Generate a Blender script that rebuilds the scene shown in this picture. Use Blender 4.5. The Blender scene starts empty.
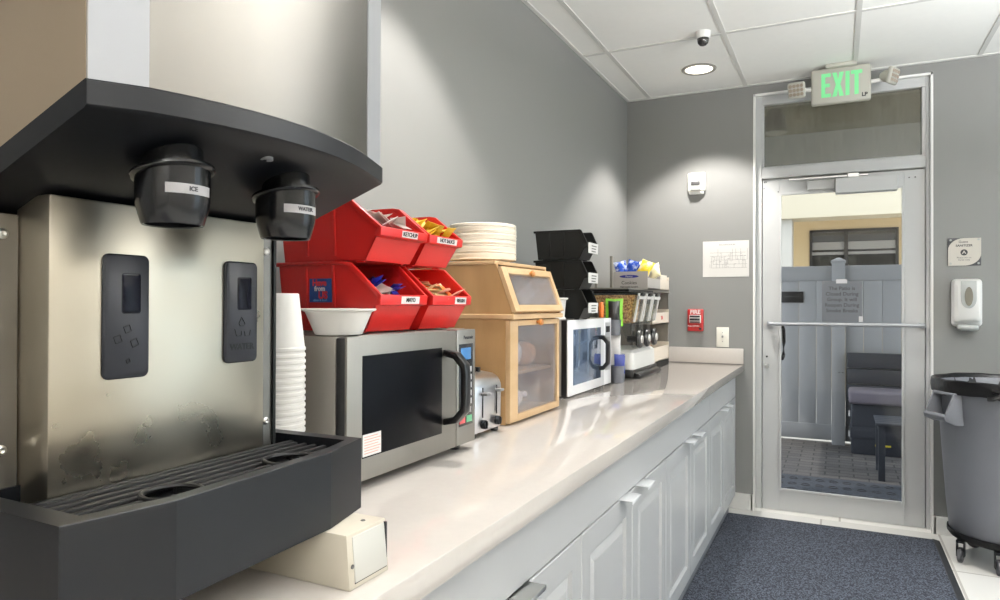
import bpy, bmesh, math, random
from mathutils import Vector, Matrix
random.seed(7)
PI = math.pi
S = bpy.context.scene
COL = S.collection

# ------------------------------------------------------------------ camera
CAM = (1.2896, -4.5696, 1.2884)
F_PX, YAW, PITCH, ROLL = 685.4, 0.4580, 0.0059, 0.0033
def make_camera():
    cd = bpy.data.cameras.new('camera')
    cd.sensor_width = 36.0; cd.lens = 36.0 * F_PX / 1000.0
    cd.clip_start = 0.02; cd.clip_end = 200
    o = bpy.data.objects.new('camera', cd); COL.objects.link(o)
    fwd = Vector((-math.sin(YAW)*math.cos(PITCH), math.cos(YAW)*math.cos(PITCH), math.sin(PITCH)))
    r0 = Vector((math.cos(YAW), math.sin(YAW), 0)); u0 = r0.cross(fwd)
    r = math.cos(ROLL)*r0 + math.sin(ROLL)*u0
    u = -math.sin(ROLL)*r0 + math.cos(ROLL)*u0
    m = Matrix((r, u, -fwd)).transposed().to_4x4(); m.translation = CAM
    o.matrix_world = m
    S.camera = o
make_camera()

# ------------------------------------------------------------------ world, sun, exposure
W = bpy.data.worlds.new('sky'); S.world = W; W.use_nodes = True
bg = W.node_tree.nodes['Background']
bg.inputs[0].default_value = (0.88, 0.94, 1.0, 1); bg.inputs[1].default_value = 2.7
vs = S.view_settings
S.display_settings.display_device = 'sRGB'
vs.view_transform = 'Standard'; vs.look = 'None'; vs.gamma = 1.0; vs.exposure = 0.44
vs.use_curve_mapping = False
S.cycles.use_denoising = True
S.cycles.max_bounces = 10; S.cycles.diffuse_bounces = 6; S.cycles.glossy_bounces = 6
S.cycles.transparent_max_bounces = 16; S.cycles.transmission_bounces = 8
S.cycles.sample_clamp_indirect = 4.0
S.cycles.caustics_reflective = False; S.cycles.caustics_refractive = False

def light(name, kind, loc, energy, color=(1, 1, 1), rot=(0, 0, 0), parent=None, **kw):
    d = bpy.data.lights.new(name, kind); d.energy = energy; d.color = color
    for k, v in kw.items(): setattr(d, k, v)
    o = bpy.data.objects.new(name, d); COL.objects.link(o)
    if parent:
        o.parent = parent; o.location = Vector(loc) - Vector(ORI[parent.name])
    else: o.location = loc
    o.rotation_euler = rot
    return o
light('sun', 'SUN', (-3, -2, 9), 1.5, (1.0, 0.94, 0.86), (math.radians(38), 0, math.radians(-62)), angle=0.01)

H = 2.673                       # ceiling height
WARM = (1.0, 0.96, 0.91)
DOWNLIGHTS = [(0.557, -0.451), (0.46, -2.80), (0.557, -5.2)]
ADDED_LIGHTS = [(2.55, -2.8), (2.30, -4.8), (2.30, -6.9)]  # positions of the added hanging fill lights, all out of view
E_DOWN, E_ADDED, E_UP = (95.0, 72.0, 30.0), 6.0, (215.0, 50.0, 190.0)

# ------------------------------------------------------------------ colour + materials
def lin(c):
    if isinstance(c, str): c = [int(c[i:i+2], 16) for i in (0, 2, 4)]
    o = []
    for v in c:
        v = v/255.0
        o.append(v/12.92 if v <= 0.04045 else ((v+0.055)/1.055)**2.4)
    return (o[0], o[1], o[2], 1)
def mat(name, c, rough=0.5, metal=0.0, spec=0.5, coat=0.0, noise=0.0, nscale=30, bump=0.0, bscale=200, stretch=None, rvar=0.0, emis=None, estr=0.0, trans=0.0, alpha=1.0, sheen=0.0):
    m = bpy.data.materials.new(name); m.use_nodes = True
    nt = m.node_tree; N = nt.nodes; L = nt.links
    p = N['Principled BSDF']
    col = lin(c)
    p.inputs['Base Color'].default_value = col
    p.inputs['Roughness'].default_value = rough
    p.inputs['Metallic'].default_value = metal
    p.inputs['Specular IOR Level'].default_value = spec
    p.inputs['Coat Weight'].default_value = coat
    p.inputs['Coat Roughness'].default_value = 0.05
    p.inputs['Transmission Weight'].default_value = trans
    p.inputs['Alpha'].default_value = alpha
    p.inputs['Sheen Weight'].default_value = sheen
    if emis is not None:
        p.inputs['Emission Color'].default_value = lin(emis); p.inputs['Emission Strength'].default_value = estr
    tc = N.new('ShaderNodeTexCoord'); mp = N.new('ShaderNodeMapping')
    L.new(tc.outputs['Object'], mp.inputs['Vector'])
    if stretch: mp.inputs['Scale'].default_value = stretch
    n = N.new('ShaderNodeTexNoise'); n.inputs['Scale'].default_value = nscale; n.inputs['Detail'].default_value = 6
    L.new(mp.outputs[0], n.inputs['Vector'])
    if noise > 0:
        mx = N.new('ShaderNodeMix'); mx.data_type = 'RGBA'
        mx.inputs[6].default_value = tuple(max(0, v*(1-noise)) for v in col[:3]) + (1,)
        mx.inputs[7].default_value = tuple(min(1, v*(1+noise)) for v in col[:3]) + (1,)
        L.new(n.outputs['Fac'], mx.inputs[0]); L.new(mx.outputs[2], p.inputs['Base Color'])
    if rvar > 0:
        mr = N.new('ShaderNodeMapRange'); mr.inputs[3].default_value = max(0.02, rough-rvar); mr.inputs[4].default_value = min(1, rough+rvar)
        mr.inputs[1].default_value = 0.3; mr.inputs[2].default_value = 0.7
        L.new(n.outputs['Fac'], mr.inputs[0]); L.new(mr.outputs[0], p.inputs['Roughness'])
    if bump > 0:
        n2 = N.new('ShaderNodeTexNoise'); n2.inputs['Scale'].default_value = bscale; n2.inputs['Detail'].default_value = 4
        L.new(mp.outputs[0], n2.inputs['Vector'])
        b = N.new('ShaderNodeBump'); b.inputs['Strength'].default_value = bump; b.inputs['Distance'].default_value = 0.002
        L.new(n2.outputs['Fac'], b.inputs['Height']); L.new(b.outputs[0], p.inputs['Normal'])
    return m
def glass_mat(name, tint, refl=0.06, rough=0.0, dirt_haze=None):
    m = bpy.data.materials.new(name); m.use_nodes = True
    nt = m.node_tree; N = nt.nodes; L = nt.links; N.remove(N['Principled BSDF'])
    out = N['Material Output']
    t = N.new('ShaderNodeBsdfTransparent'); t.inputs[0].default_value = lin(tint)
    g = N.new('ShaderNodeBsdfGlossy'); g.inputs['Roughness'].default_value = rough
    f = N.new('ShaderNodeFresnel'); f.inputs['IOR'].default_value = 1.45
    ad = N.new('ShaderNodeMath'); ad.operation = 'ADD'; ad.use_clamp = True; ad.inputs[1].default_value = refl
    L.new(f.outputs[0], ad.inputs[0])
    geo = N.new('ShaderNodeNewGeometry'); inv = N.new('ShaderNodeMath'); inv.operation = 'SUBTRACT'; inv.inputs[0].default_value = 1.0
    L.new(geo.outputs['Backfacing'], inv.inputs[1])
    fm = N.new('ShaderNodeMath'); fm.operation = 'MULTIPLY'; L.new(ad.outputs[0], fm.inputs[0]); L.new(inv.outputs[0], fm.inputs[1])
    mx = N.new('ShaderNodeMixShader'); L.new(fm.outputs[0], mx.inputs[0]); L.new(t.outputs[0], mx.inputs[1]); L.new(g.outputs[0], mx.inputs[2])
    last = mx
    if dirt_haze:
        c, amt, st = dirt_haze
        d = N.new('ShaderNodeBsdfDiffuse'); d.inputs[0].default_value = lin(c)
        tc = N.new('ShaderNodeTexCoord'); mp = N.new('ShaderNodeMapping'); mp.inputs['Scale'].default_value = st
        no = N.new('ShaderNodeTexNoise'); no.inputs['Scale'].default_value = 6; no.inputs['Detail'].default_value = 8
        L.new(tc.outputs['Object'], mp.inputs[0]); L.new(mp.outputs[0], no.inputs['Vector'])
        mr = N.new('ShaderNodeMapRange'); mr.inputs[1].default_value = 0.35; mr.inputs[2].default_value = 0.75; mr.inputs[3].default_value = amt*0.4; mr.inputs[4].default_value = amt
        L.new(no.outputs['Fac'], mr.inputs[0])
        m2 = N.new('ShaderNodeMixShader'); L.new(mr.outputs[0], m2.inputs[0]); L.new(mx.outputs[0], m2.inputs[1]); L.new(d.outputs[0], m2.inputs[2])
        last = m2
    L.new(last.outputs[0], out.inputs['Surface'])
    return m
def brick_mat(name, c1, c2, cm, w, h, mortar, offset, rough, bump=0.3, noise=0.0):
    m = mat(name, (128, 128, 128), rough); nt = m.node_tree; N = nt.nodes; L = nt.links; p = N['Principled BSDF']
    tc = N.new('ShaderNodeTexCoord')
    b = N.new('ShaderNodeTexBrick'); b.offset = offset; b.squash = 1.0
    b.inputs['Color1'].default_value = lin(c1); b.inputs['Color2'].default_value = lin(c2); b.inputs['Mortar'].default_value = lin(cm)
    b.inputs['Scale'].default_value = 1.0; b.inputs['Mortar Size'].default_value = mortar; b.inputs['Brick Width'].default_value = w; b.inputs['Row Height'].default_value = h
    b.inputs['Mortar Smooth'].default_value = 0.1
    L.new(tc.outputs['Object'], b.inputs['Vector'])
    L.new(b.outputs['Color'], p.inputs['Base Color'])
    bp = N.new('ShaderNodeBump'); bp.invert = True; bp.inputs['Strength'].default_value = bump; bp.inputs['Distance'].default_value = 0.002
    L.new(b.outputs['Fac'], bp.inputs['Height']); L.new(bp.outputs[0], p.inputs['Normal'])
    return m
def wood_mat(name, c1, c2, rough=0.45, scale=(3, 30, 30)):
    m = mat(name, c1, rough); nt = m.node_tree; N = nt.nodes; L = nt.links; p = N['Principled BSDF']
    tc = N.new('ShaderNodeTexCoord'); mp = N.new('ShaderNodeMapping'); mp.inputs['Scale'].default_value = scale
    n = N.new('ShaderNodeTexNoise'); n.inputs['Scale'].default_value = 1.6; n.inputs['Detail'].default_value = 8
    L.new(tc.outputs['Object'], mp.inputs[0]); L.new(mp.outputs[0], n.inputs['Vector'])
    r = N.new('ShaderNodeValToRGB'); r.color_ramp.elements[0].color = lin(c1); r.color_ramp.elements[1].color = lin(c2)
    r.color_ramp.elements[0].position = 0.32; r.color_ramp.elements[1].position = 0.68
    L.new(n.outputs['Fac'], r.inputs[0]); L.new(r.outputs[0], p.inputs['Base Color'])
    return m
def speckle_mat(name, c1, c2, scale, rough=0.9, bump=0.4, lo=0.45, hi=0.6):
    m = mat(name, c1, rough); nt = m.node_tree; N = nt.nodes; L = nt.links; p = N['Principled BSDF']
    p.inputs['Specular IOR Level'].default_value = 0.2
    tc = N.new('ShaderNodeTexCoord')
    n = N.new('ShaderNodeTexNoise'); n.inputs['Scale'].default_value = scale; n.inputs['Detail'].default_value = 3
    L.new(tc.outputs['Object'], n.inputs['Vector'])
    r = N.new('ShaderNodeValToRGB'); r.color_ramp.elements[0].color = lin(c1); r.color_ramp.elements[1].color = lin(c2)
    r.color_ramp.elements[0].position = lo; r.color_ramp.elements[1].position = hi
    L.new(n.outputs['Fac'], r.inputs[0]); L.new(r.outputs[0], p.inputs['Base Color'])
    b = N.new('ShaderNodeBump'); b.inputs['Strength'].default_value = bump; b.inputs['Distance'].default_value = 0.003
    L.new(n.outputs['Fac'], b.inputs['Height']); L.new(b.outputs[0], p.inputs['Normal'])
    return m

M = dict(
    wall=mat('wall_paint', (130, 130, 128), 0.6, spec=0.3, bump=0.05, bscale=350),
    white_wall=mat('light_wall_paint', (205, 200, 190), 0.7, spec=0.3),
    ceiling=mat('ceiling_tile', (240, 239, 235), 0.9, spec=0.1, bump=0.25, bscale=160, noise=0.02, nscale=25),
    grid=mat('ceiling_grid', (208, 207, 203), 0.6),
    floor=brick_mat('floor_tile', (232, 230, 226), (226, 224, 219), (190, 186, 180), 0.6, 0.6, 0.006, 0.0, 0.25, 0.2),
    trim=mat('white_trim', (228, 227, 224), 0.4),
    frame=mat('door_paint', (186, 187, 187), 0.38, noise=0.02, nscale=8),
    mat_carpet=speckle_mat('mat_carpet', (34, 37, 45), (84, 89, 99), 170, 0.9, 0.8),
    rubber=mat('black_rubber', (34, 36, 40), 0.6),
    quartz=mat('quartz_top', (192, 186, 180), 0.05, spec=0.6, noise=0.03, nscale=60),
    cab=mat('cabinet_lacquer', (176, 177, 178), 0.32, noise=0.01, nscale=5),
    toe=mat('toe_kick', (120, 122, 128), 0.5),
    chrome=mat('chrome', (225, 225, 228), 0.3, 1.0),
    nickel=mat('brushed_nickel', (228, 227, 225), 0.3, 1.0),
    steel=mat('stainless_steel', (122, 119, 114), 0.42, 1.0, noise=0.05, nscale=4, rvar=0.07, stretch=(1, 1, 0.35), bump=0.04, bscale=60),
    steel_mw=mat('stainless_front', (152, 149, 143), 0.5, 1.0, noise=0.03, nscale=90, stretch=(1, 1, 0.05)),
    splash=mat('splash_steel', (190, 183, 168), 0.34, 1.0, noise=0.10, nscale=7, rvar=0.12),
    taupe=mat('warm_reflection_steel', (206, 188, 166), 0.42, 1.0, noise=0.05, nscale=8),  # warm tint imitates a bright wall reflected in the steel
    greypaint=mat('grey_case', (148, 143, 136), 0.42, 0.5),
    charcoal=mat('charcoal_plastic', (11, 13, 17), 0.42, spec=0.28, noise=0.05, nscale=60),
    charcoal_d=mat('dark_nozzle_plastic', (17, 18, 21), 0.2, spec=0.4),
    pad=mat('button_pad_plastic', (18, 20, 27), 0.45, spec=0.3),
    black=mat('black_plastic', (18, 18, 19), 0.3),
    black_matte=mat('black_matte_plastic', (10, 10, 11), 0.5, spec=0.25),
    silverp=mat('silver_edge_strip', (158, 160, 164), 0.4, 0.2),
    sensor=mat('sensor_window', (14, 15, 22), 0.12, spec=0.1),
    label=mat('white_label', (226, 224, 222), 0.5),
    label_grey=mat('grey_label', (178, 176, 178), 0.5),
    ink=mat('black_ink', (38, 38, 42), 0.6),
    ink_grey=mat('grey_ink', (78, 77, 77), 0.7),
    ink_dark=mat('dark_moulding', (8, 9, 12), 0.6, spec=0.2),
    ivory=mat('ivory_paint', (190, 183, 168), 0.5, noise=0.04, nscale=14),
    ivory_in=mat('pale_insert', (190, 189, 183), 0.45),
    red=mat('red_plastic', (188, 28, 24), 0.38, coat=0.1),
    bin_black=mat('black_bin_plastic', (11, 12, 11), 0.4, spec=0.3),
    foam=mat('white_foam', (220, 218, 214), 0.6, spec=0.25, sheen=0.1),
    plate=mat('paper_plate', (240, 232, 216), 0.65, spec=0.25),
    bamboo=wood_mat('bamboo', (160, 125, 82), (180, 145, 102), 0.4, (8, 8, 2.0)),
    bamboo_l=wood_mat('pale_bamboo', (184, 152, 112), (202, 173, 135), 0.4, (8, 2.0, 8)),
    knobwood=mat('wooden_knob', (176, 116, 58), 0.4),
    acrylic=glass_mat('clear_acrylic', (242, 242, 244), 0.09, 0.06, ((232, 228, 232), 0.20, (3, 3, 1.5))),  # pale haze painted in to brighten the panes, besides scratches
    mwglass=mat('dark_door_glass', (6, 7, 10), 0.28, spec=0.06),
    mwglass2=mat('mirror_door_glass', (118, 138, 166), 0.06, 0.75),
    mwframe=mat('grey_glass_border', (72, 72, 72), 0.12, coat=0.3),
    white_app=mat('white_enamel', (236, 237, 240), 0.22),
    lcd=mat('blue_display', (52, 96, 140), 0.3, emis=(60, 120, 176), estr=0.25),
    panelblack=mat('panel_black', (26, 27, 31), 0.2),
    keywhite=mat('white_key', (206, 206, 210), 0.4),
    keyred=mat('red_key', (196, 84, 88), 0.4), keygreen=mat('green_key', (92, 156, 118), 0.4), keygrey=mat('grey_key', (128, 128, 128), 0.4),
    foil=mat('silver_packet', (196, 186, 180), 0.35, 0.4, noise=0.25, nscale=50),
    yellow=mat('yellow_packet', (206, 172, 44), 0.35, noise=0.3, nscale=50),
    cream_p=mat('cream_packet', (226, 200, 150), 0.4, noise=0.25, nscale=60),
    orange=mat('orange_plastic', (220, 112, 40), 0.4), pinkp=mat('pink_packet', (212, 150, 130), 0.4, noise=0.3, nscale=60),
    bluebag=speckle_mat('blue_bag', (40, 78, 178), (214, 222, 240), 34, 0.3, 0.3, 0.50, 0.66), yellowbag=speckle_mat('yellow_bag', (244, 214, 60), (250, 240, 200), 30, 0.3, 0.3, 0.48, 0.62),  # white blotches paint in the highlights on the puffy bags
    palebag=mat('pale_yellow_bag', (240, 232, 196), 0.3, noise=0.1, nscale=30),
    navy=mat('navy_packet', (30, 32, 120), 0.3), navybag=mat('blue_sachet', (50, 62, 132), 0.35, noise=0.3, nscale=40),
    sticker=mat('blue_sticker', (24, 66, 132), 0.4), sred=mat('red_print', (206, 48, 56), 0.5), slight=mat('pale_blue_print', (90, 140, 190), 0.5),
    greybox=mat('grey_carton', (178, 172, 166), 0.6), whitebox=mat('cream_carton', (226, 218, 204), 0.6),
    graymetal=mat('grey_shelf_steel', (150, 146, 138), 0.4, 0.6), creambin=mat('cream_tray', (226, 214, 198), 0.5),
    clear=glass_mat('clear_hopper', (244, 246, 247), 0.04, 0.02, ((230, 230, 232), 0.05, (2, 2, 1))),
    cereal=speckle_mat('cereal', (140, 84, 40), (240, 186, 118), 90, 0.8, 1.0, 0.38, 0.62),
    cereal2=speckle_mat('pale_cereal', (150, 140, 118), (214, 200, 170), 120, 0.8, 1.0), cereal3=speckle_mat('mixed_cereal', (96, 140, 96), (226, 190, 150), 130, 0.8, 1.0),
    greycup=mat('grey_cup_plastic', (92, 94, 100), 0.45),
    green=mat('lime_plastic', (120, 186, 46), 0.4),
    alarm=mat('alarm_red', (168, 36, 36), 0.35), paper=mat('paper', (204, 202, 198), 0.7), notice=mat('notice_paper', (88, 91, 96), 0.7),
    ivoryp=mat('ivory_plate', (232, 230, 220), 0.35), tan_sign=mat('sign_face', (198, 192, 182), 0.45), dark_sign=mat('sign_back', (52, 52, 56), 0.4),
    dispgrey=mat('dispenser_grey', (176, 178, 176), 0.35), dispwin=mat('dispenser_window', (110, 106, 96), 0.12),
    can=mat('grey_can_plastic', (104, 106, 112), 0.45, noise=0.05, nscale=12), bag=mat('black_bag', (9, 9, 10), 0.35, spec=0.3, bump=1.0, bscale=34),
    castor=mat('castor_rubber', (48, 48, 52), 0.5),
    exit_body=mat('exit_housing', (176, 174, 164), 0.5), exit_green=mat('exit_letters', (120, 200, 140), 0.5, emis=(70, 206, 120), estr=0.25),
    lens=mat('lamp_lens', (250, 248, 240), 0.4, emis=(255, 246, 230), estr=2.2), ringm=mat('lamp_ring', (150, 146, 138), 0.4),
    ledgrid=mat('lamp_reflector', (150, 138, 124), 0.3), dome=mat('camera_dome', (42, 40, 40), 0.08, coat=0.6),
    vinyl=mat('vinyl_fence', (162, 163, 164), 0.4), paver=brick_mat('paver', (112, 108, 105), (94, 92, 92), (66, 64, 64), 0.2, 0.1, 0.006, 0.5, 0.85, 0.5),
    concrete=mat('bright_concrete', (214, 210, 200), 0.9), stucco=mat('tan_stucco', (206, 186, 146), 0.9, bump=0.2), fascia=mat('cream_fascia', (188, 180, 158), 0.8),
    colwhite=mat('white_column', (180, 178, 170), 0.8), bronze=mat('dark_window_frame', (44, 42, 40), 0.5), bglass=mat('building_glass', (46, 46, 44), 0.05, spec=0.9, coat=0.5),
    blind=mat('window_blind', (150, 150, 148), 0.6),
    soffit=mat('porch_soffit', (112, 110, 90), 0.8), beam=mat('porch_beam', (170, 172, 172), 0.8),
    deck=mat('navy_plastic_box', (46, 50, 58), 0.55), cushion=mat('mauve_cushion', (124, 118, 128), 0.8, bump=0.2), tablem=mat('dark_table', (62, 66, 74), 0.5),
    slate=mat('entrance_mat', (70, 74, 82), 0.9, noise=0.5, nscale=40), gold=mat('yellow_strip', (220, 200, 60), 0.5), plaque=mat('black_plaque', (20, 20, 20), 0.35),
    win=glass_mat('window_glass', (240, 246, 248), 0.02), doorglass=glass_mat('door_glass', (236, 237, 238), 0.01), transomglass=glass_mat('transom_glass', (196, 196, 190), 0.0, 0.05, ((190, 186, 172), 0.24, (9, 1, 1.3))),
    bag_in=mat('bread_bag', (238, 226, 224), 0.25, noise=0.2, nscale=18),
    bread=mat('bread_crust', (190, 140, 100), 0.6, noise=0.25, nscale=14),
)

# ------------------------------------------------------------------ geometry helpers
class MB:
    def __init__(s): s.bm = bmesh.new()
    def _add(s, verts, faces):
        vs = [s.bm.verts.new(v) for v in verts]
        for f in faces:
            try: s.bm.faces.new([vs[i] for i in f])
            except ValueError: pass
        return vs
    def box(s, x0, x1, y0, y1, z0, z1, bev=0.0, seg=2):
        if x0 > x1: x0, x1 = x1, x0
        if y0 > y1: y0, y1 = y1, y0
        if z0 > z1: z0, z1 = z1, z0
        t = bmesh.new()
        r = bmesh.ops.create_cube(t, size=1)
        for v in t.verts: v.co = Vector(((x0+x1)/2+v.co.x*(x1-x0), (y0+y1)/2+v.co.y*(y1-y0), (z0+z1)/2+v.co.z*(z1-z0)))
        if bev > 0:
            bev = min(bev, 0.49*min(x1-x0, y1-y0, z1-z0))
            bmesh.ops.bevel(t, geom=t.edges[:], offset=bev, segments=seg, affect='EDGES', profile=0.5)
        s.merge(t); return s
    def merge(s, t, mtx=None):
        if mtx is not None: bmesh.ops.transform(t, matrix=mtx, verts=t.verts[:])
        me = bpy.data.meshes.new('tmp'); t.to_mesh(me); t.free(); s.bm.from_mesh(me); bpy.data.meshes.remove(me); return s
    def xform(s, mtx): bmesh.ops.transform(s.bm, matrix=mtx, verts=s.bm.verts[:]); return s
    def prism(s, pts, axis, a, b, bev=0.0):
        """pts: 2D outline; axis x: (y,z), y: (x,z), z: (x,y)"""
        def P(p, t): return {'x': (t, p[0], p[1]), 'y': (p[0], t, p[1]), 'z': (p[0], p[1], t)}[axis]
        n = len(pts); t = bmesh.new()
        va = [t.verts.new(P(p, a)) for p in pts]; vb = [t.verts.new(P(p, b)) for p in pts]
        t.faces.new(va); t.faces.new(vb[::-1])
        for i in range(n): t.faces.new((va[i], vb[i], vb[(i+1) % n], va[(i+1) % n]))
        bmesh.ops.recalc_face_normals(t, faces=t.faces[:])
        if bev > 0:
            ed = [e for e in t.edges if e.calc_face_angle(0) > 0.5]
            bmesh.ops.bevel(t, geom=ed, offset=bev, segments=2, affect='EDGES', profile=0.5)
        s.merge(t); return s
    def loft(s, rings, cap=True):
        """rings: list of closed loops of 3D points with equal counts"""
        R = [[s.bm.verts.new(p) for p in r] for r in rings]; n = len(rings[0])
        for a, b in zip(R, R[1:]):
            for i in range(n): s.bm.faces.new((a[i], a[(i+1) % n], b[(i+1) % n], b[i]))
        if cap:
            s.bm.faces.new(R[0][::-1]); s.bm.faces.new(R[-1])
        return s
    def lathe(s, prof, c, axis='z', n=32, cap=True, a0=0.0):
        """prof: (radius, height) list along the axis"""
        def P(r, h, a):
            ca, sa = r*math.cos(a), r*math.sin(a)
            return {'z': (c[0]+ca, c[1]+sa, c[2]+h), 'x': (c[0]+h, c[1]+ca, c[2]+sa), 'y': (c[0]+sa, c[1]+h, c[2]+ca)}[axis]
        R = []
        for r, h in prof: R.append([s.bm.verts.new(P(max(r, 1e-5), h, a0+2*PI*i/n)) for i in range(n)])
        for a, b in zip(R, R[1:]):
            for i in range(n): s.bm.faces.new((a[i], a[(i+1) % n], b[(i+1) % n], b[i]))
        if cap:
            s.bm.faces.new(R[0][::-1]); s.bm.faces.new(R[-1])
        return s
    def tube(s, path, r, n=10, sq=None):
        path = [Vector(p) for p in path]; rings = []
        up = Vector((0, 0, 1))
        for i, p in enumerate(path):
            t = (path[min(i+1, len(path)-1)] - path[max(i-1, 0)]).normalized()
            a = t.cross(up)
            if a.length < 1e-3: a = t.cross(Vector((0, 1, 0)))
            a.normalize(); b = t.cross(a)
            ra, rb = (r, r) if sq is None else sq
            rings.append([p + a*(ra*math.cos(2*PI*k/n)) + b*(rb*math.sin(2*PI*k/n)) for k in range(n)])
        return s.loft(rings)
    def torus(s, c, R, r, axis='z', n=32, m=8, sz=1.0):
        prof = []
        def P(a, b):
            rr = R + r*math.cos(b); h = r*sz*math.sin(b)
            ca, sa = rr*math.cos(a), rr*math.sin(a)
            return {'z': (c[0]+ca, c[1]+sa, c[2]+h), 'x': (c[0]+h, c[1]+ca, c[2]+sa), 'y': (c[0]+sa, c[1]+h, c[2]+ca)}[axis]
        V = [[s.bm.verts.new(P(2*PI*i/n, 2*PI*j/m)) for j in range(m)] for i in range(n)]
        for i in range(n):
            for j in range(m): s.bm.faces.new((V[i][j], V[(i+1) % n][j], V[(i+1) % n][(j+1) % m], V[i][(j+1) % m]))
        return s
    def pillow(s, w, h, t, mtx, nu=6, nv=6, crinkle=0.0):
        """a filled sachet / bag: flat seams, plump middle"""
        tb = bmesh.new()
        def Z(u, v): return t*0.5*((1-abs(u)**2.2)*(1-abs(v)**2.2))**0.7
        G = []
        for sgn in (1, -1):
            g = []
            for i in range(nu+1):
                row = []
                for j in range(nv+1):
                    u, v = -1+2*i/nu, -1+2*j/nv
                    e = (i in (0, nu) or j in (0, nv))
                    z = sgn*(Z(u, v) + (0 if e else random.uniform(-crinkle, crinkle))) + (0.0004*sgn)
                    row.append(tb.verts.new((u*w/2*(1-0.06*(1-abs(v))*abs(u)), v*h/2*(1-0.05*(1-abs(u))*abs(v)), z)))
                g.append(row)
            G.append(g)
            for i in range(nu):
                for j in range(nv):
                    q = (g[i][j], g[i+1][j], g[i+1][j+1], g[i][j+1])
                    tb.faces.new(q if sgn > 0 else q[::-1])
        a, b = G
        for i in range(nu):
            tb.faces.new((a[i][0], b[i][0], b[i+1][0], a[i+1][0])); tb.faces.new((a[i+1][nv], b[i+1][nv], b[i][nv], a[i][nv]))
        for j in range(nv):
            tb.faces.new((a[0][j+1], b[0][j+1], b[0][j], a[0][j])); tb.faces.new((a[nu][j], b[nu][j], b[nu][j+1], a[nu][j+1]))
        s.merge(tb, mtx); return s

ORI = {}
def world_origin(o): return Vector(ORI.get(o.name, (0, 0, 0))) if o else Vector((0, 0, 0))
def build(name, mb, m, parent=None, smooth=True, origin=None):
    """vertices are given in world metres; the object hangs on its parent's origin"""
    bm = mb.bm
    bmesh.ops.remove_doubles(bm, verts=bm.verts[:], dist=1e-6)
    bmesh.ops.recalc_face_normals(bm, faces=bm.faces[:])
    org = world_origin(parent) if parent else Vector(origin if origin is not None else (0, 0, 0))
    if parent is None and origin is None:
        xs = [v.co for v in bm.verts]
        org = Vector(((min(v.x for v in xs)+max(v.x for v in xs))/2, (min(v.y for v in xs)+max(v.y for v in xs))/2, min(v.z for v in xs)))
    bmesh.ops.translate(bm, vec=-org, verts=bm.verts[:])
    me = bpy.data.meshes.new(name); bm.to_mesh(me); bm.free()
    if smooth:
        me.shade_smooth()
        me.set_sharp_from_angle(angle=math.radians(38))
    me.materials.append(M[m] if isinstance(m, str) else m)
    o = bpy.data.objects.new(name, me); COL.objects.link(o)
    if parent: o.parent = parent; ORI[o.name] = tuple(org)
    else: o.location = org; ORI[o.name] = tuple(org)
    return o
def tag(o, label=None, cat=None, group=None, kind=None):
    if label: o['label'] = label
    if cat: o['category'] = cat
    if group: o['group'] = group
    if kind: o['kind'] = kind
    return o
def thing(name, loc, label, cat, group=None, kind=None):
    o = bpy.data.objects.new(name, None); COL.objects.link(o); o.empty_display_size = 0.05
    o.location = loc; ORI[o.name] = tuple(loc)
    return tag(o, label, cat, group, kind)
def struct(name, mb, m, parent=None, smooth=False):
    o = build(name, mb, m, parent, smooth, origin=None if parent else (0, 0, 0))
    if not parent: o['kind'] = 'structure'
    return o
def copy_tree(o, delta, label=None, parent=None):
    c = o.copy(); COL.objects.link(c)
    if parent: c.parent = parent; ORI[c.name] = ORI[parent.name]
    else:
        c.location = Vector(o.location) + Vector(delta); ORI[c.name] = tuple(c.location)
        if label: c['label'] = label
    for ch in list(o.children): copy_tree(ch, delta, None, c)
    return c
def text(name, body, size, loc, right, up, m, parent, align='CENTER', ext=0.0003, sx=1.0, bold=0.0, space=1.0):
    cu = bpy.data.curves.new(name, 'FONT'); cu.body = body; cu.size = size; cu.align_x = align; cu.align_y = 'CENTER'
    cu.extrude = ext; cu.resolution_u = 3; cu.offset = bold; cu.space_line = space
    t = bpy.data.objects.new('tmp_text', cu); COL.objects.link(t)
    dg = bpy.context.evaluated_depsgraph_get(); dg.update()
    me = bpy.data.meshes.new_from_object(t.evaluated_get(dg))
    bpy.data.objects.remove(t); bpy.data.curves.remove(cu)
    r = Vector(right).normalized(); u = Vector(up).normalized(); n = r.cross(u)
    mx = Matrix((r*sx, u, n)).transposed().to_4x4(); mx.translation = Vector(loc) - world_origin(parent)
    me.transform(mx); me.name = name
    me.materials.clear(); me.materials.append(M[m])
    o = bpy.data.objects.new(name, me); COL.objects.link(o); o.parent = parent; ORI[o.name] = ORI[parent.name]
    return o
def arc(cx, cy, r, a0, a1, n): return [(cx+r*math.cos(math.radians(a0+(a1-a0)*i/n)), cy+r*math.sin(math.radians(a0+(a1-a0)*i/n))) for i in range(n+1)]
def rrect(x0, x1, y0, y1, r, n=5):
    return arc(x1-r, y1-r, r, 0, 90, n)+arc(x0+r, y1-r, r, 90, 180, n)+arc(x0+r, y0+r, r, 180, 270, n)+arc(x1-r, y0+r, r, 270, 360, n)
FX = ((0, 1, 0), (0, 0, 1))      # lettering on a face that looks towards +x
FY = ((1, 0, 0), (0, 0, 1))      # lettering on a face that looks towards -y

# ================================================================== ROOM SHELL
RX, RY = 3.9, -8.0               # far right wall, wall behind the camera
struct('floor', MB().box(-0.1, RX+0.1, RY-0.1, 0.10, -0.05, 0), 'floor')
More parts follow.
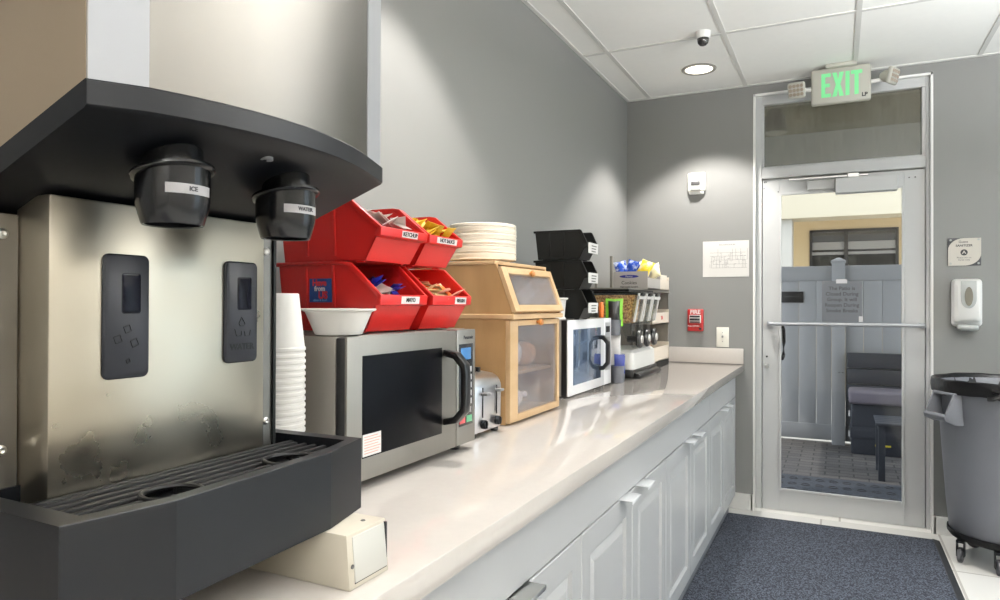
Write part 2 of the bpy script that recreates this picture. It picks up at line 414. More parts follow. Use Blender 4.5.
# ceiling of lay-in panels, with its grid
c = struct('ceiling', MB().box(-0.1, RX+0.1, RY-0.1, 0.16, H, H+0.05), 'ceiling')
g = MB()
x = 0.155
while x < RX:
    g.box(x-0.012, x+0.012, RY, 0, H-0.004, H+0.002); x += 0.612
y = -0.945
while y > RY:
    g.box(0, RX, y-0.012, y+0.012, H-0.0045, H+0.002); y -= 1.22
g.box(0, 0.02, RY, 0, H-0.006, H+0.002); g.box(0, RX, -0.02, 0, H-0.006, H+0.002)
struct('grid', g, 'grid', c)
struct('wall_left', MB().box(-0.1, 0, RY, 0, 0, H), 'wall')
OX0, OX1, OZ = 0.812, 1.774, 2.613            # opening of the exit door
WZ0, WZ1 = 0.30, 2.45; FX0, FX1 = 3.20, 3.85
w = MB().box(-0.1, OX0, 0, 0.16, 0, H).box(OX1, FX0, 0, 0.16, 0, H).box(FX1, RX+0.1, 0, 0.16, 0, H).box(FX0, FX1, 0, 0.16, 0, WZ0).box(FX0, FX1, 0, 0.16, WZ1, H).box(OX0, OX1, 0, 0.16, OZ, H)
struct('wall_far', w, 'wall')
WY = [(-2.2, -0.25)]
WZ0, WZ1 = 0.30, 2.45
w = MB().box(RX, RX+0.12, RY, 0, 0, WZ0).box(RX, RX+0.12, RY, 0, WZ1, H)
ys = [RY] + [v for p in WY for v in p] + [0]
for a, b in zip(ys[::2], ys[1::2]): w.box(RX, RX+0.12, a, b, WZ0, WZ1)
struct('wall_right', w, 'white_wall')
NX = []
w = MB().box(-0.1, RX, RY-0.12, RY, 0, WZ0).box(-0.1, RX, RY-0.12, RY, WZ1, H)
xs = [-0.1] + [v for p in NX for v in p] + [RX]
for a, b in zip(xs[::2], xs[1::2]): w.box(a, b, RY-0.12, RY, WZ0, WZ1)
struct('wall_near', w, 'white_wall')
def room_window(k, axis, a, b, w0, wp, wl, rot):
    """axis y: window in a wall of constant x; w0 frame depth range, wp pane, wl portal position"""
    def bx(m, p, q, d0, d1, z0, z1): return m.box(d0, d1, p, q, z0, z1) if axis == 'y' else m.box(p, q, d0, d1, z0, z1)
    f = MB()
    for p, q in ((a, a+0.05), (b-0.05, b), ((a+b)/2-0.02, (a+b)/2+0.02)): bx(f, p, q, *w0, WZ0+0.05, WZ1-0.05)
    bx(f, a, b, *w0, WZ0, WZ0+0.05); bx(f, a, b, *w0, WZ1-0.05, WZ1)
    o = struct('window_%d' % k, f, 'trim')
    struct('pane', bx(MB(), a+0.05, b-0.05, *wp, WZ0+0.05, WZ1-0.05), 'win', o)
    loc = (wl, (a+b)/2, (WZ0+WZ1)/2) if axis == 'y' else ((a+b)/2, wl, (WZ0+WZ1)/2)
    sx, sy = (WZ1-WZ0, b-a) if axis == 'y' else (b-a, WZ1-WZ0)
    light('window_portal', 'AREA', loc, 1, rot=rot, shape='RECTANGLE', size=sx, size_y=sy).data.cycles.is_portal = True
for k, (a, b) in enumerate(WY): room_window(k+2, 'y', a, b, (RX+0.03, RX+0.08), (RX+0.05, RX+0.056), RX+0.13, (0, PI/2, 0))
for k, (a, b) in enumerate(NX): room_window(k+5, 'x', a, b, (RY-0.08, RY-0.03), (RY-0.056, RY-0.05), RY-0.13, (PI/2, 0, 0))
room_window(3, 'x', FX0, FX1, (0.03, 0.08), (0.05, 0.056), 0.17, (-PI/2, 0, 0))  # unseen window, added to brighten what the splash panel reflects
# baseboards
b = MB().box(0.62, OX0+0.0, -0.016, 0, 0, 0.10, 0.003).box(OX0-0.014, OX0+0.004, -0.016, 0.035, 0, 0.10, 0.003)
struct('baseboard_far', b, 'trim')
b = MB().box(OX1, RX, -0.016, 0, 0, 0.10, 0.003).box(OX1-0.004, OX1+0.014, -0.016, 0.035, 0, 0.10, 0.003)
struct('baseboard_right', b, 'trim')
# painted return of the door recess
t = MB().box(OX0-0.001, OX0+0.012, -0.003, 0.16, 0, OZ+0.001).box(OX1-0.012, OX1+0.001, -0.003, 0.16, 0, OZ+0.001).box(OX0, OX1, -0.003, 0.16, OZ-0.012, OZ+0.001)
struct('trim_1', t, 'trim')

# ================================================================== EXIT DOOR + TRANSOM
DY0, DY1 = 0.036, 0.082
d = thing('door_1', (1.30, 0.05, 0), 'white metal exit door with a tall glass panel', 'door', kind='structure')
fr = MB()
fr.box(0.824, 0.860, 0.026, 0.13, 0, 2.601, 0.003).box(1.742, 1.762, 0.026, 0.13, 0, 2.601, 0.003)
fr.box(0.860, 1.742, 0.020, 0.13, 2.080, 2.148, 0.004)
struct('door_frame', fr, 'frame', d)
st = MB()
Zb, Zt = 0.012, 2.074
st.box(0.864, 0.962, DY0, DY1, Zb, Zt, 0.002).box(1.634, 1.738, DY0, DY1, Zb, Zt, 0.002)
st.box(0.962, 1.634, DY0, DY1, Zb, 0.140, 0.002).box(0.962, 1.634, DY0, DY1, 1.978, Zt, 0.002)
lf = struct('door_leaf', st, 'frame', d)
bd = MB().box(0.960, 0.974, DY0-0.008, DY0, 0.136, 1.985, 0.003).box(1.622, 1.636, DY0-0.008, DY0, 0.136, 1.985, 0.003)
bd.box(0.974, 1.622, DY0-0.008, DY0, 0.136, 0.150, 0.003).box(0.974, 1.622, DY0-0.008, DY0, 1.970, 1.984, 0.003)
struct('glass_stop', bd, 'frame', lf)
struct('glass_pane', MB().box(0.970, 1.626, 0.056, 0.062, 0.145, 1.976), 'doorglass', d)
pb = MB().tube([(0.905, -0.01, 1.171), (1.726, -0.01, 1.173)], 0.0105, 12)
pb.box(0.895, 0.925, -0.016, DY0, 1.158, 1.186, 0.003).box(1.706, 1.736, -0.016, DY0, 1.160, 1.188, 0.003)
struct('push_bar', pb, 'silverp', d, True)
cl = struct('door_closer', MB().box(1.276, 1.598, -0.030, 0.036, 1.955, 2.045, 0.004), 'frame', d)
struct('closer_arm', MB().box(1.02, 1.45, -0.006, 0.012, 2.054, 2.064, 0.002).box(1.34, 1.40, -0.02, 0.02, 2.046, 2.072, 0.004), 'nickel', cl)
struct('closer_cover', MB().box(1.12, 1.276, 0.018, 0.036, 1.992, 2.050, 0.003), 'frame', cl)
lk = struct('lock_plate', MB().lathe([(0.0135, 0), (0.0135, -0.012), (0.010, -0.016)], (0.890, DY0, 0.905), 'y', 20), 'nickel', d, True)
struct('keyhole', MB().lathe([(0.006, 0), (0.006, -0.012)], (0.890, DY0, 0.965), 'y', 14), 'black', d)
ph = MB().tube([(0.975, 0.10, 0.95), (0.978, 0.16, 0.965), (0.980, 0.165, 1.05), (0.978, 0.16, 1.135), (0.975, 0.10, 1.15)], 0.011, 10)
struct('pull_handle', ph, 'black_matte', d, True)
thr = MB().prism([(-0.005, 0), (0.02, 0.010), (0.12, 0.012), (0.16, 0.0)], 'x', OX0, OX1)
struct('threshold', thr, 'floor', d)
for px, pz in ((0.874, 2.060), (0.884, 2.060), (0.872, 2.02), (0.955, 1.995), (1.66, 2.03), (1.69, 2.03)): struct('screw_head', MB().lathe([(0.004, 0), (0.003, -0.003)], (px, DY0, pz), 'y', 10), 'ink_grey', lf)
# transom
f = MB().box(0.860, 0.872, 0.030, 0.09, 2.148, 2.548, 0.002).box(1.722, 1.742, 0.030, 0.09, 2.148, 2.548, 0.002)
f.box(0.860, 1.742, 0.024, 0.13, 2.545, 2.601, 0.003).box(0.860, 1.742, 0.030, 0.09, 2.140, 2.156, 0.002)
o = struct('window_1', f, 'frame')
struct('pane', MB().box(0.868, 1.728, 0.056, 0.062, 2.150, 2.547), 'transomglass', o)

# ================================================================== DOWNLIGHTS, CEILING DEVICES
def downlight(x, y, power, label):
    t = thing('recessed_downlight', (x, y, H), label, 'ceiling light', 'recessed round ceiling lights')
    build('trim_ring', MB().lathe([(0.078, 0.0), (0.080, -0.006), (0.094, -0.008), (0.099, -0.003), (0.099, 0.0)], (x, y, H), n=40, cap=False), 'ringm', t)
    build('lens', MB().lathe([(0.0, -0.0035), (0.040, -0.0036), (0.079, -0.0030), (0.079, 0.0)], (x, y, H), n=40, cap=False), 'lens', t)
    light('lamp', 'SPOT', (x, y, H-0.02), power, WARM, (0, 0, 0), t, spot_size=math.radians(100), spot_blend=0.35, shadow_soft_size=0.045)
    return t
downlight(*DOWNLIGHTS[0], E_DOWN[0], 'round recessed ceiling light glowing white near the exit sign')
downlight(*DOWNLIGHTS[1], E_DOWN[1], 'round recessed ceiling light above the stainless microwave')
downlight(*DOWNLIGHTS[2], E_DOWN[2], 'round recessed ceiling light above the counter end behind the ice dispenser')
def added_pendant(x, y, up, label):  # unseen fill light, added mainly to brighten the ceiling from below
    zc = 2.05
    t = thing('added_fill_light', (x, y, H), label, 'ceiling light', 'added suspended fill lights over the aisle')
    m = MB().box(x-0.09, x-0.075, y-0.70, y+0.70, zc-0.03, zc+0.03).box(x+0.075, x+0.09, y-0.70, y+0.70, zc-0.03, zc+0.03)
    m.box(x-0.075, x+0.075, y-0.70, y-0.685, zc-0.03, zc+0.03).box(x-0.075, x+0.075, y+0.685, y+0.70, zc-0.03, zc+0.03).box(x-0.075, x+0.075, y-0.685, y+0.685, zc-0.004, zc+0.004)
    build('housing', m, 'grid', t, False)
    for yy in (y-0.55, y+0.55): build('suspension_rod', MB().tube([(x, yy, zc+0.004), (x, yy, H)], 0.004, 8), 'nickel', t)
    light('lamp', 'AREA', (x, y, zc-0.012), E_ADDED, (0.98, 0.99, 1.0), (0, 0, 0), t, shape='RECTANGLE', size=0.14, size_y=1.34)
    light('lamp', 'AREA', (x, y, zc+0.012), up, (0.98, 0.99, 1.0), (PI, 0, 0), t, shape='RECTANGLE', size=0.14, size_y=1.34)
added_pendant(*ADDED_LIGHTS[0], E_UP[0], 'added suspended fill light in the aisle nearest the exit door')
added_pendant(*ADDED_LIGHTS[1], E_UP[1], 'added suspended fill light in the aisle beside the camera')
added_pendant(*ADDED_LIGHTS[2], E_UP[2], 'added suspended fill light nearest the wall behind the camera')

cx, cy = 0.675, -1.0
t = thing('dome_camera', (cx, cy, H), 'small white ceiling camera with a dark dome', 'security camera')
build('housing', MB().lathe([(0.038, 0.0), (0.038, -0.008), (0.035, -0.028), (0.031, -0.034)], (cx, cy, H)), 'trim', t)
build('dome', MB().lathe([(0.029, -0.033), (0.029, -0.046), (0.025, -0.058), (0.016, -0.067), (0.005, -0.071), (0.0, -0.0715)], (cx, cy, H), cap=False), 'dome', t)

# exit sign with emergency lamp heads
EY = -0.19
t = thing('exit_sign', (1.303, EY, H), 'illuminated green EXIT sign hung from the ceiling above the door', 'exit sign')
build('canopy', MB().box(1.225, 1.385, EY-0.03, EY+0.075, H-0.022, H, 0.004), 'exit_body', t)
build('housing', MB().box(1.149, 1.457, EY, EY+0.045, 2.452, 2.657, 0.012, 3), 'exit_body', t)
zb, zt, sw = 2.488, 2.626, 0.021
def letter(*polys):
    m = MB()
    for p in polys: m.prism(p, 'y', EY-0.0012, EY+0.0002)
    build('lettering', m, 'exit_green', t, False)
def rc(x0, x1, z0, z1): return [(x0, z0), (x1, z0), (x1, z1), (x0, z1)]
x_ = 1.203
letter(rc(x_, x_+sw, zb, zt), rc(x_+sw, x_+0.050, zt-sw, zt), rc(x_+sw, x_+0.045, (zb+zt-sw)/2, (zb+zt+sw)/2), rc(x_+sw, x_+0.050, zb, zb+sw))
x_ = 1.260
zm = (zb+zt)/2; ux = 0.0135
letter([(x_, zb), (x_+0.023, zb), (x_+0.030, zm-0.026), (x_+0.037, zb), (x_+0.060, zb), (x_+0.030+ux-0.0015, zm), (x_+0.060, zt), (x_+0.037, zt), (x_+0.030, zm+0.026), (x_+0.023, zt), (x_, zt), (x_+0.030-ux+0.0015, zm)])
x_ = 1.328; letter(rc(x_, x_+sw, zb, zt))
x_ = 1.356; letter(rc(x_+0.018, x_+0.018+sw, zb, zt-sw), rc(x_, x_+0.057, zt-sw, zt))
text('maker_mark', 'LP', 0.030, (1.425, EY-0.0008, 2.482), *FY, 'ink', t, bold=0.001)
def head(xc, zc, yaw, front):
    hd = MB()
    ring = lambda r, h: (r, h)
    t2 = MB()
    t2.box(-0.048, 0.048, -0.028, 0.0, -0.045, 0.045, 0.012, 3)
    t2.loft([[(0.040*math.cos(a), 0.0, 0.038*math.sin(a)) for a in [2*PI*k/20 for k in range(20)]],
             [(0.034*math.cos(a), 0.030, 0.032*math.sin(a)) for a in [2*PI*k/20 for k in range(20)]],
             [(0.016*math.cos(a), 0.052, 0.016*math.sin(a)) for a in [2*PI*k/20 for k in range(20)]]])
    mx = Matrix.Translation((xc, EY-0.01, zc)) @ Matrix.Rotation(yaw, 4, 'Z') @ Matrix.Rotation(math.radians(14), 4, 'X')
    t2.xform(mx)
    h = build('lamp_head', t2, 'exit_body', t)
    le = MB()
    for i in range(4):
        for j in range(3): le.lathe([(0.010, 0), (0.007, -0.003), (0.0, -0.001)], (-0.031+i*0.0207, -0.0285, -0.024+j*0.024), 'y', 12, cap=False)
    le.xform(mx)
    build('reflector', le, 'ledgrid', h)
head(1.074, 2.548, math.radians(-8), True)
head(1.550, 2.565, math.radians(62), False)
build('arm', MB().tube([(1.16, EY+0.02, 2.548), (1.12, EY+0.018, 2.550), (1.085, EY+0.012, 2.550)], 0.011), 'trim', t)
build('arm', MB().tube([(1.45, EY+0.02, 2.555), (1.49, EY+0.018, 2.556), (1.535, EY+0.008, 2.560)], 0.011), 'trim', t)

# ================================================================== THINGS ON THE END WALL
t = thing('alarm_strobe', (0.466, 0, 2.0), 'white horn strobe high on the grey end wall', 'alarm strobe')
build('base', MB().box(0.409, 0.522, -0.028, 0, 2.022, 2.146, 0.012, 3), 'ivoryp', t)
build('lens', MB().prism([(0.432, 2.028), (0.496, 2.028), (0.490, 2.092), (0.464, 2.102), (0.438, 2.092)], 'y', -0.052, -0.027, 0.006), 'dispgrey', t)
build('grille', MB().box(0.437, 0.492, -0.056, -0.050, 2.060, 2.084, 0.003), 'ink_grey', t)
build('bracket', MB().box(0.418, 0.512, -0.024, 0, 2.006, 2.024, 0.006), 'trim', t)
t = thing('floor_plan_sheet', (0.645, -0.001, 1.47), 'white paper floor plan taped to the end wall', 'notice')
build('sheet', MB().box(0.504, 0.787, -0.003, -0.0005, 1.467, 1.697), 'paper', t, False)
pl = MB()
def ln(x0, z0, x1, z1, w=0.0011):
    if abs(x1-x0) > abs(z1-z0): pl.box(x0, x1, -0.0034, -0.0029, z0-w/2, z0+w/2)
    else: pl.box(x0-w/2, x0+w/2, -0.0034, -0.0029, z0, z1)
for z in (1.525, 1.548, 1.575, 1.600, 1.622): ln(0.548+random.uniform(0, 0.03), z, 0.778-random.uniform(0, 0.02), z)
for k in range(24):
    xx = 0.549 + k*0.0099; za = random.choice((1.525, 1.548, 1.575)); ln(xx, za, xx, za+random.choice((0.024, 0.05, 0.072)))
for k in range(26):
    xx = random.uniform(0.55, 0.76); zz = random.uniform(1.528, 1.618); ln(xx, zz, xx+random.uniform(0.008, 0.018), zz, 0.0011)
build('plan_drawing', pl, 'ink_grey', t, False)
text('heading', 'EVACUATION PLAN', 0.011, (0.655, -0.0034, 1.672), *FY, 'ink_grey', t)
t = thing('fire_alarm_pull', (0.461, 0, 1.118), 'red fire alarm pull station above the backsplash', 'fire alarm')
build('body', MB().box(0.411, 0.511, -0.030, 0, 1.117, 1.260, 0.008, 3), 'alarm', t)
build('pull_handle', MB().box(0.424, 0.498, -0.042, -0.028, 1.170, 1.222, 0.005).box(0.430, 0.492, -0.048, -0.040, 1.186, 1.198, 0.003), 'label', t)
build('handle_bar', MB().box(0.429, 0.493, -0.0495, -0.0415, 1.186, 1.200, 0.001).box(0.429, 0.493, -0.0435, -0.0415, 1.207, 1.219).box(0.429, 0.493, -0.0435, -0.0415, 1.172, 1.180), 'ink', t)
text('lettering', 'FIRE', 0.036, (0.461, -0.0306, 1.240), *FY, 'label', t, bold=0.001)
text('lettering', 'PULL DOWN', 0.0125, (0.450, -0.0306, 1.150), *FY, 'label', t, bold=0.0004)
build('lock', MB().lathe([(0.008, 0), (0.008, -0.004)], (0.493, -0.029, 1.133), 'y', 16), 'ink', t)
t = thing('light_switch', (0.628, 0, 1.02), 'ivory toggle light switch on the end wall', 'light switch')
build('plate', MB().box(0.590, 0.667, -0.007, 0, 1.018, 1.145, 0.003), 'ivoryp', t)
build('toggle', MB().box(0.623, 0.634, -0.019, -0.006, 1.078, 1.092, 0.002), 'keygrey', t)
for zz in (1.054, 1.110): build('screw', MB().lathe([(0.003, 0), (0.003, -0.002)], (0.628, -0.007, zz), 'y', 10), 'keygrey', t)
# wall sign: dark backing with a leaf-shaped pale face
t = thing('wall_sign', (1.919, 0, 1.51), 'square two-tone sign above the soap dispenser', 'sign')
build('backing', MB().box(1.842, 1.999, -0.007, 0, 1.510, 1.666, 0.003), 'dark_sign', t)
x0, x1, z0, z1 = 1.844, 1.998, 1.511, 1.664
pts = [(x1, z1), (x0+0.075, z1)] + [(x0+0.075-0.075*math.sin(a), z1-0.066+0.066*math.cos(a)) for a in [PI/2*k/8 for k in range(1, 9)]] + [(x0, z0), (x1-0.075, z0)] + \
      [(x1-0.075+0.075*math.sin(a), z0+0.066-0.066*math.cos(a)) for a in [PI/2*k/8 for k in range(1, 9)]]
build('face', MB().prism(pts, 'y', -0.011, -0.0065), 'tan_sign', t, False)
text('lettering', 'Guest', 0.018, (1.915, -0.0114, 1.643), *FY, 'ink_grey', t, bold=0.0003)
text('lettering', 'SANITIZER', 0.0165, (1.919, -0.0114, 1.622), *FY, 'ink', t, bold=0.0005)
build('emblem', MB().lathe([(0.017, 0), (0.017, -0.0012)], (1.919, -0.0108, 1.584), 'y', 28), 'ink', t)
build('emblem_mark', MB().prism([(1.909, 1.577), (1.919, 1.596), (1.929, 1.577), (1.924, 1.577), (1.919, 1.587), (1.914, 1.577)], 'y', -0.0128, -0.0118), 'tan_sign', t)
text('lettering', 'Please use on\nhands daily', 0.0125, (1.919, -0.0114, 1.549), *FY, 'ink_grey', t)
for px, pz in ((1.856, 1.654), (1.986, 1.654), (1.856, 1.523), (1.986, 1.523)): build('standoff', MB().lathe([(0.0055, 0), (0.0055, -0.006), (0.004, -0.0075)], (px, -0.006, pz), 'y', 14), 'dispgrey', t)
t = thing('soap_dispenser', (1.927, 0, 1.155), 'white wall-mounted soap dispenser with oval window', 'soap dispenser')
build('back_case', MB().box(1.857, 1.998, -0.060, 0, 1.172, 1.436, 0.022, 4), 'trim', t)
cov = MB()
for (yy, sx, zz0, zz1, r) in ((-0.055, 0.066, 1.176, 1.432, 0.02),): pass
rings = []
for yy, ix, iz in ((-0.050, 0.004, 0.004), (-0.085, 0.007, 0.008), (-0.100, 0.022, 0.022)):
    rings.append([(p[0], yy, p[1]) for p in rrect(1.857+ix, 1.998-ix, 1.190+iz, 1.436-iz, 0.022)])
cov.loft(rings); build('cover', cov, 'trim', t)
pts = [(1.892, 1.422), (1.963, 1.422), (1.964, 1.36)] + [(1.928+0.036*math.cos(a), 1.325+0.052*math.sin(a)) for a in [-PI*k/12 for k in range(0, 13)]] + [(1.891, 1.36)]
build('front_panel', MB().prism(pts, 'y', -0.104, -0.098, 0.002), 'dispgrey', t)
build('oval_window', MB().prism([(1.928+0.019*math.cos(a), 1.338+0.052*math.sin(a)) for a in [2*PI*k/24 for k in range(24)]], 'y', -0.1065, -0.103), 'dispwin', t)
build('push_lever', MB().box(1.880, 1.976, -0.106, -0.02, 1.152, 1.184, 0.014, 3), 'dispgrey', t)

# ================================================================== BASE CABINETS + COUNTERTOP
CXF = 0.720
ORDER = {-0.14: ('the exit door end', 1), }
CABS = [(-1.070, -0.105, 'white base cabinet unit at the end nearest the exit door'),
        (-2.020, -1.070, 'white base cabinet unit in front of the white microwave, second from the exit door'),
        (-2.951, -2.020, 'white base cabinet unit below the toaster and bamboo box'),
        (-3.875, -2.951, 'white base cabinet unit below the stainless microwave'),
        (-4.800, -3.875, 'white base cabinet unit under the ice dispenser')]
def panel_door(y0, y1, z0, z1, parent):
    g = 0.002; y0 += g; y1 -= g
    X0, X1 = 0.700, CXF
    fw = 0.064
    a0, a1, c0, c1 = y0+fw, y1-fw, z0+fw, z1-fw
    def ring(x, d): return [(x, a0+d, c0+d), (x, a1-d, c0+d), (x, a1-d, c1-d), (x, a0+d, c1-d)]
    def outer(x, d=0): return [(x, y0+d, z0+d), (x, y1-d, z0+d), (x, y1-d, z1-d), (x, y0+d, z1-d)]
    m = MB()
    m.loft([outer(X0), outer(X1-0.0025), outer(X1, 0.0025), ring(X1, 0), ring(X1-0.009, 0.007), ring(X1-0.009, 0.014), ring(X1-0.002, 0.036), ring(X1-0.0015, 0.040)])
    return build('door', m, 'cab', parent, False)
for k, (y0, y1, lab) in enumerate(CABS):
    t = thing('base_cabinet', (0.36, (y0+y1)/2, 0), lab, 'cabinet', 'white base cabinets in a row under the counter')
    m = MB().box(0.01, 0.699, y0, y1, 0.105, 0.8695)
    build('carcass', m, 'cab', t, False)
    build('toe_kick', MB().box(0.02, 0.680, y0, y1, 0.0, 0.105), 'toe', t, False)
    ga, gb = (0.002 if k == 0 else 0.0), (0.002 if k < 2 else 0.0)
    build('drawer', MB().box(0.700, CXF, y0+ga, y1-gb, 0.723, 0.8685), 'cab', t)
    ym = (y0+y1)/2
    for j, (a, b) in enumerate(((y0, ym), (ym, y1))):
        dr = panel_door(a, b, 0.112, 0.716, t)
        hc = b-0.09 if j == 0 else a+0.09
        hm = MB().box(CXF-0.016, CXF+0.040, hc-0.046, hc+0.046, 0.7170, 0.7195, 0.001).box(CXF+0.037, CXF+0.040, hc-0.046, hc+0.046, 0.710, 0.7185, 0.001)
        build('edge_pull', hm, 'white_app' if k < 3 else 'nickel', dr)  # white on the far pulls imitates light caught by the metal
t = thing('countertop', (0.38, -2.5, 0.874), 'long glossy cream quartz countertop running along the left wall', 'countertop')
ct = MB().box(0.001, 0.762, -5.0, -0.001, 0.870, 0.9138, 0.003)
build('slab', ct, 'quartz', t)
bs = build('backsplash', MB().box(0.001, 0.757, -0.021, -0.001, 0.9145, 1.012, 0.002), 'quartz', None); tag(bs, 'low cream quartz backsplash against the end wall', 'backsplash')

# ================================================================== FLOOR MAT + TRASH CAN
t = thing('floor_mat', (1.24, -3.0, 0), 'long dark blue carpet mat on the aisle floor', 'mat')
build('carpet', MB().box(0.684, 1.755, -6.6, -0.162, 0.0, 0.009), 'mat_carpet', t, False)
rb = MB().prism([(1.755, 0.0), (1.790, 0.0), (1.787, 0.003), (1.760, 0.009), (1.755, 0.009)], 'y', -6.6, -0.140)
rb.box(0.684, 1.755, -0.162, -0.140, 0, 0.006)
build('rubber_border', rb, 'rubber', t, False)

TX, TY = 2.045, -0.365
t = thing('trash_can', (TX, TY, 0), 'large round grey trash can with a black liner on wheels', 'trash can')
b = MB().lathe([(0.0, 0.150), (0.234, 0.150), (0.241, 0.158), (0.254, 0.30), (0.272, 0.56), (0.286, 0.765), (0.290, 0.770), (0.292, 0.86), (0.306, 0.862), (0.310, 0.872), (0.310, 0.900), (0.303, 0.905), (0.296, 0.898), (0.286, 0.86), (0.264, 0.50), (0.236, 0.17), (0.0, 0.165)], (TX, TY, 0), n=64, cap=False)
build('body', b, 'can', t)
# liner folded over the rim, with gathers
lm = MB(); n = 120; rings = []
for (r, z, wob, zw) in ((0.262, 0.60, 0.004, 0.0), (0.284, 0.86, 0.004, 0.0), (0.300, 0.915, 0.002, 0.001), (0.3085, 0.921, 0.001, 0.002), (0.3165, 0.916, 0.001, 0.002), (0.3195, 0.895, 0.002, 0.002), (0.3190, 0.872, 0.003, 0.004), (0.3165, 0.848, 0.003, 0.006)):
    ring = []
    for k in range(n):
        a = 2*PI*k/n
        wv = 0.5 + 0.3*math.sin(14*a+z*40) + 0.2*math.sin(23*a+1.3+z*25)
        ring.append((TX+(r+wob*wv)*math.cos(a), TY+(r+wob*wv)*math.sin(a), z+zw*math.sin(6*a+2)+zw*0.4*math.sin(15*a)))
    rings.append(ring)
lm.loft(rings, cap=False)
build('liner_bag', lm, 'bag', t)
kn = MB()
ka = math.radians(258)
kx, ky = TX+0.326*math.cos(ka), TY+0.326*math.sin(ka)
kn.tube([(kx-0.040, ky+0.012, 0.888), (kx-0.018, ky-0.002, 0.882), (kx, ky-0.006, 0.876), (kx+0.020, ky-0.004, 0.880), (kx+0.05, ky, 0.890)], 0.009, 8)
kn.tube([(kx, ky-0.008, 0.880), (kx-0.016, ky-0.014, 0.864), (kx-0.038, ky-0.010, 0.852), (kx-0.060, ky-0.002, 0.850)], 0.010, 8)
kn.torus((kx, ky-0.006, 0.879), 0.012, 0.008, 'y', 14, 7)
build('liner_knot', kn, 'bag', t)
def can_handle(ang):
    m = MB()
    # hollow D handle: side cheeks and a grip, drawn in local (out, across, up)
    for s in (-1, 1):
        y0 = s*0.074
        m.prism([(-0.016, 0.700), (0.022, 0.700), (0.074, 0.722), (0.080, 0.742), (0.034, 0.850), (-0.004, 0.850)], 'y', y0-0.006, y0+0.006, 0.002)
    m.prism([(0.050, 0.712), (0.076, 0.722), (0.083, 0.743), (0.072, 0.756), (0.050, 0.738)], 'y', -0.080, 0.080, 0.003)
    m.box(-0.004, 0.034, -0.080, 0.080, 0.842, 0.858, 0.003)
    mx = Matrix.Translation((TX, TY, 0)) @ Matrix.Rotation(ang, 4, 'Z') @ Matrix.Translation((0.288, 0, 0))
    m.xform(mx); return build('handle', m, 'can', t)
can_handle(math.radians(208)); can_handle(math.radians(28))
dl = MB().lathe([(0.0, 0.112), (0.215, 0.112), (0.238, 0.120), (0.249, 0.136), (0.249, 0.156), (0.246, 0.157), (0.243, 0.148), (0.0, 0.146)], (TX, TY, 0), n=48, cap=False)
dly = build('dolly', dl, 'black_matte', t)
for k, ang in enumerate((204, 253, 325, 37, 118)):
    a = math.radians(ang); px, py = TX+0.222*math.cos(a), TY+0.222*math.sin(a)
    wv = MB().lathe([(0.030, -0.011), (0.037, -0.008), (0.038, 0.0), (0.037, 0.008), (0.030, 0.011)], (0, 0, 0.038), 'y', 24)
    wv.xform(Matrix.Translation((px, py, 0)) @ Matrix.Rotation(math.radians(70+20*k), 4, 'Z'))
    wh = build('caster', wv, 'castor', t)
    fk = MB().box(-0.012, 0.020, -0.018, -0.013, 0.030, 0.105, 0.002).box(-0.012, 0.020, 0.013, 0.018, 0.030, 0.105, 0.002).box(-0.014, 0.022, -0.018, 0.018, 0.098, 0.113, 0.003)
    fk.xform(Matrix.Translation((px, py, 0)) @ Matrix.Rotation(math.radians(70+20*k), 4, 'Z'))
    build('caster_fork', fk, 'charcoal', wh)
# ================================================================== ICE DISPENSER
t = thing('ice_dispenser', (0.40, -3.965, 0.914), 'stainless ice and water dispenser with a black bowed hood and drip tray', 'ice dispenser')
def ztop(x): return 1.490 - 0.37*max(0.0, 0.686 - x)
FRONT = [(0.686, -4.184), (0.714, -4.141)]
for i in range(1, 10):
    u = i/10; FRONT.append(((1-u)**2*0.714+2*u*(1-u)*0.783+u*u*0.712, -4.141+u*(4.141-3.804)))
FRONT += [(0.712, -3.804), (0.688, -3.742)]
def inset(p, d):
    cx, cy = 0.5, -3.963
    return (p[0]-d, p[1]+(d if p[1] < cy else -d)*0.6)
HO = [(0.40, -4.184)] + FRONT + [(0.40, -3.742)]
hd = MB()
hd.loft([[(p[0]-0.003, p[1], ztop(p[0])-0.026) for p in HO], [(p[0], p[1], ztop(p[0])-0.023) for p in HO], [(p[0], p[1], ztop(p[0])-0.002) for p in HO], [(p[0]-0.002, p[1], ztop(p[0])) for p in HO]])
hood = build('hood', hd, 'charcoal', t)
BO = [(0.06, -4.180), (0.40, -4.180)] + [inset(p, 0.004) for p in FRONT] + [(0.40, -3.746), (0.06, -3.746)]
build('body', MB().loft([[(p[0], p[1], ztop(max(p[0], 0.40))) for p in BO], [(p[0], p[1], 1.86) for p in BO]]), 'steel', t)
build('side_reflection_sheet', MB().prism([(0.062, 1.386), (0.40, 1.386), (0.681, 1.490), (0.681, 1.86), (0.062, 1.86)], 'y', -4.1822, -4.1798), 'taupe', t, False)  # extra thin sheet carrying the warm reflection as its colour
def strip(a, b, off):
    a, b = Vector((*inset(a, 0.004), 0)), Vector((*inset(b, 0.004), 0)); d = (b-a).normalized(); n = Vector((d.y, -d.x, 0))*off
    q = [a+d*0.001, b-d*0.001, b-d*0.001+n, a+d*0.001+n]
    return [(v.x, v.y) for v in q]
for a, b in ((FRONT[0], FRONT[1]), (FRONT[-2], FRONT[-1])):
    q = strip(a, b, 0.0016)
    build('corner_strip', MB().loft([[(p[0], p[1], ztop(p[0])+0.0005) for p in q], [(p[0], p[1], 1.86) for p in q]]), 'silverp', t, False)  # thin pale strip laid over each front corner of the body
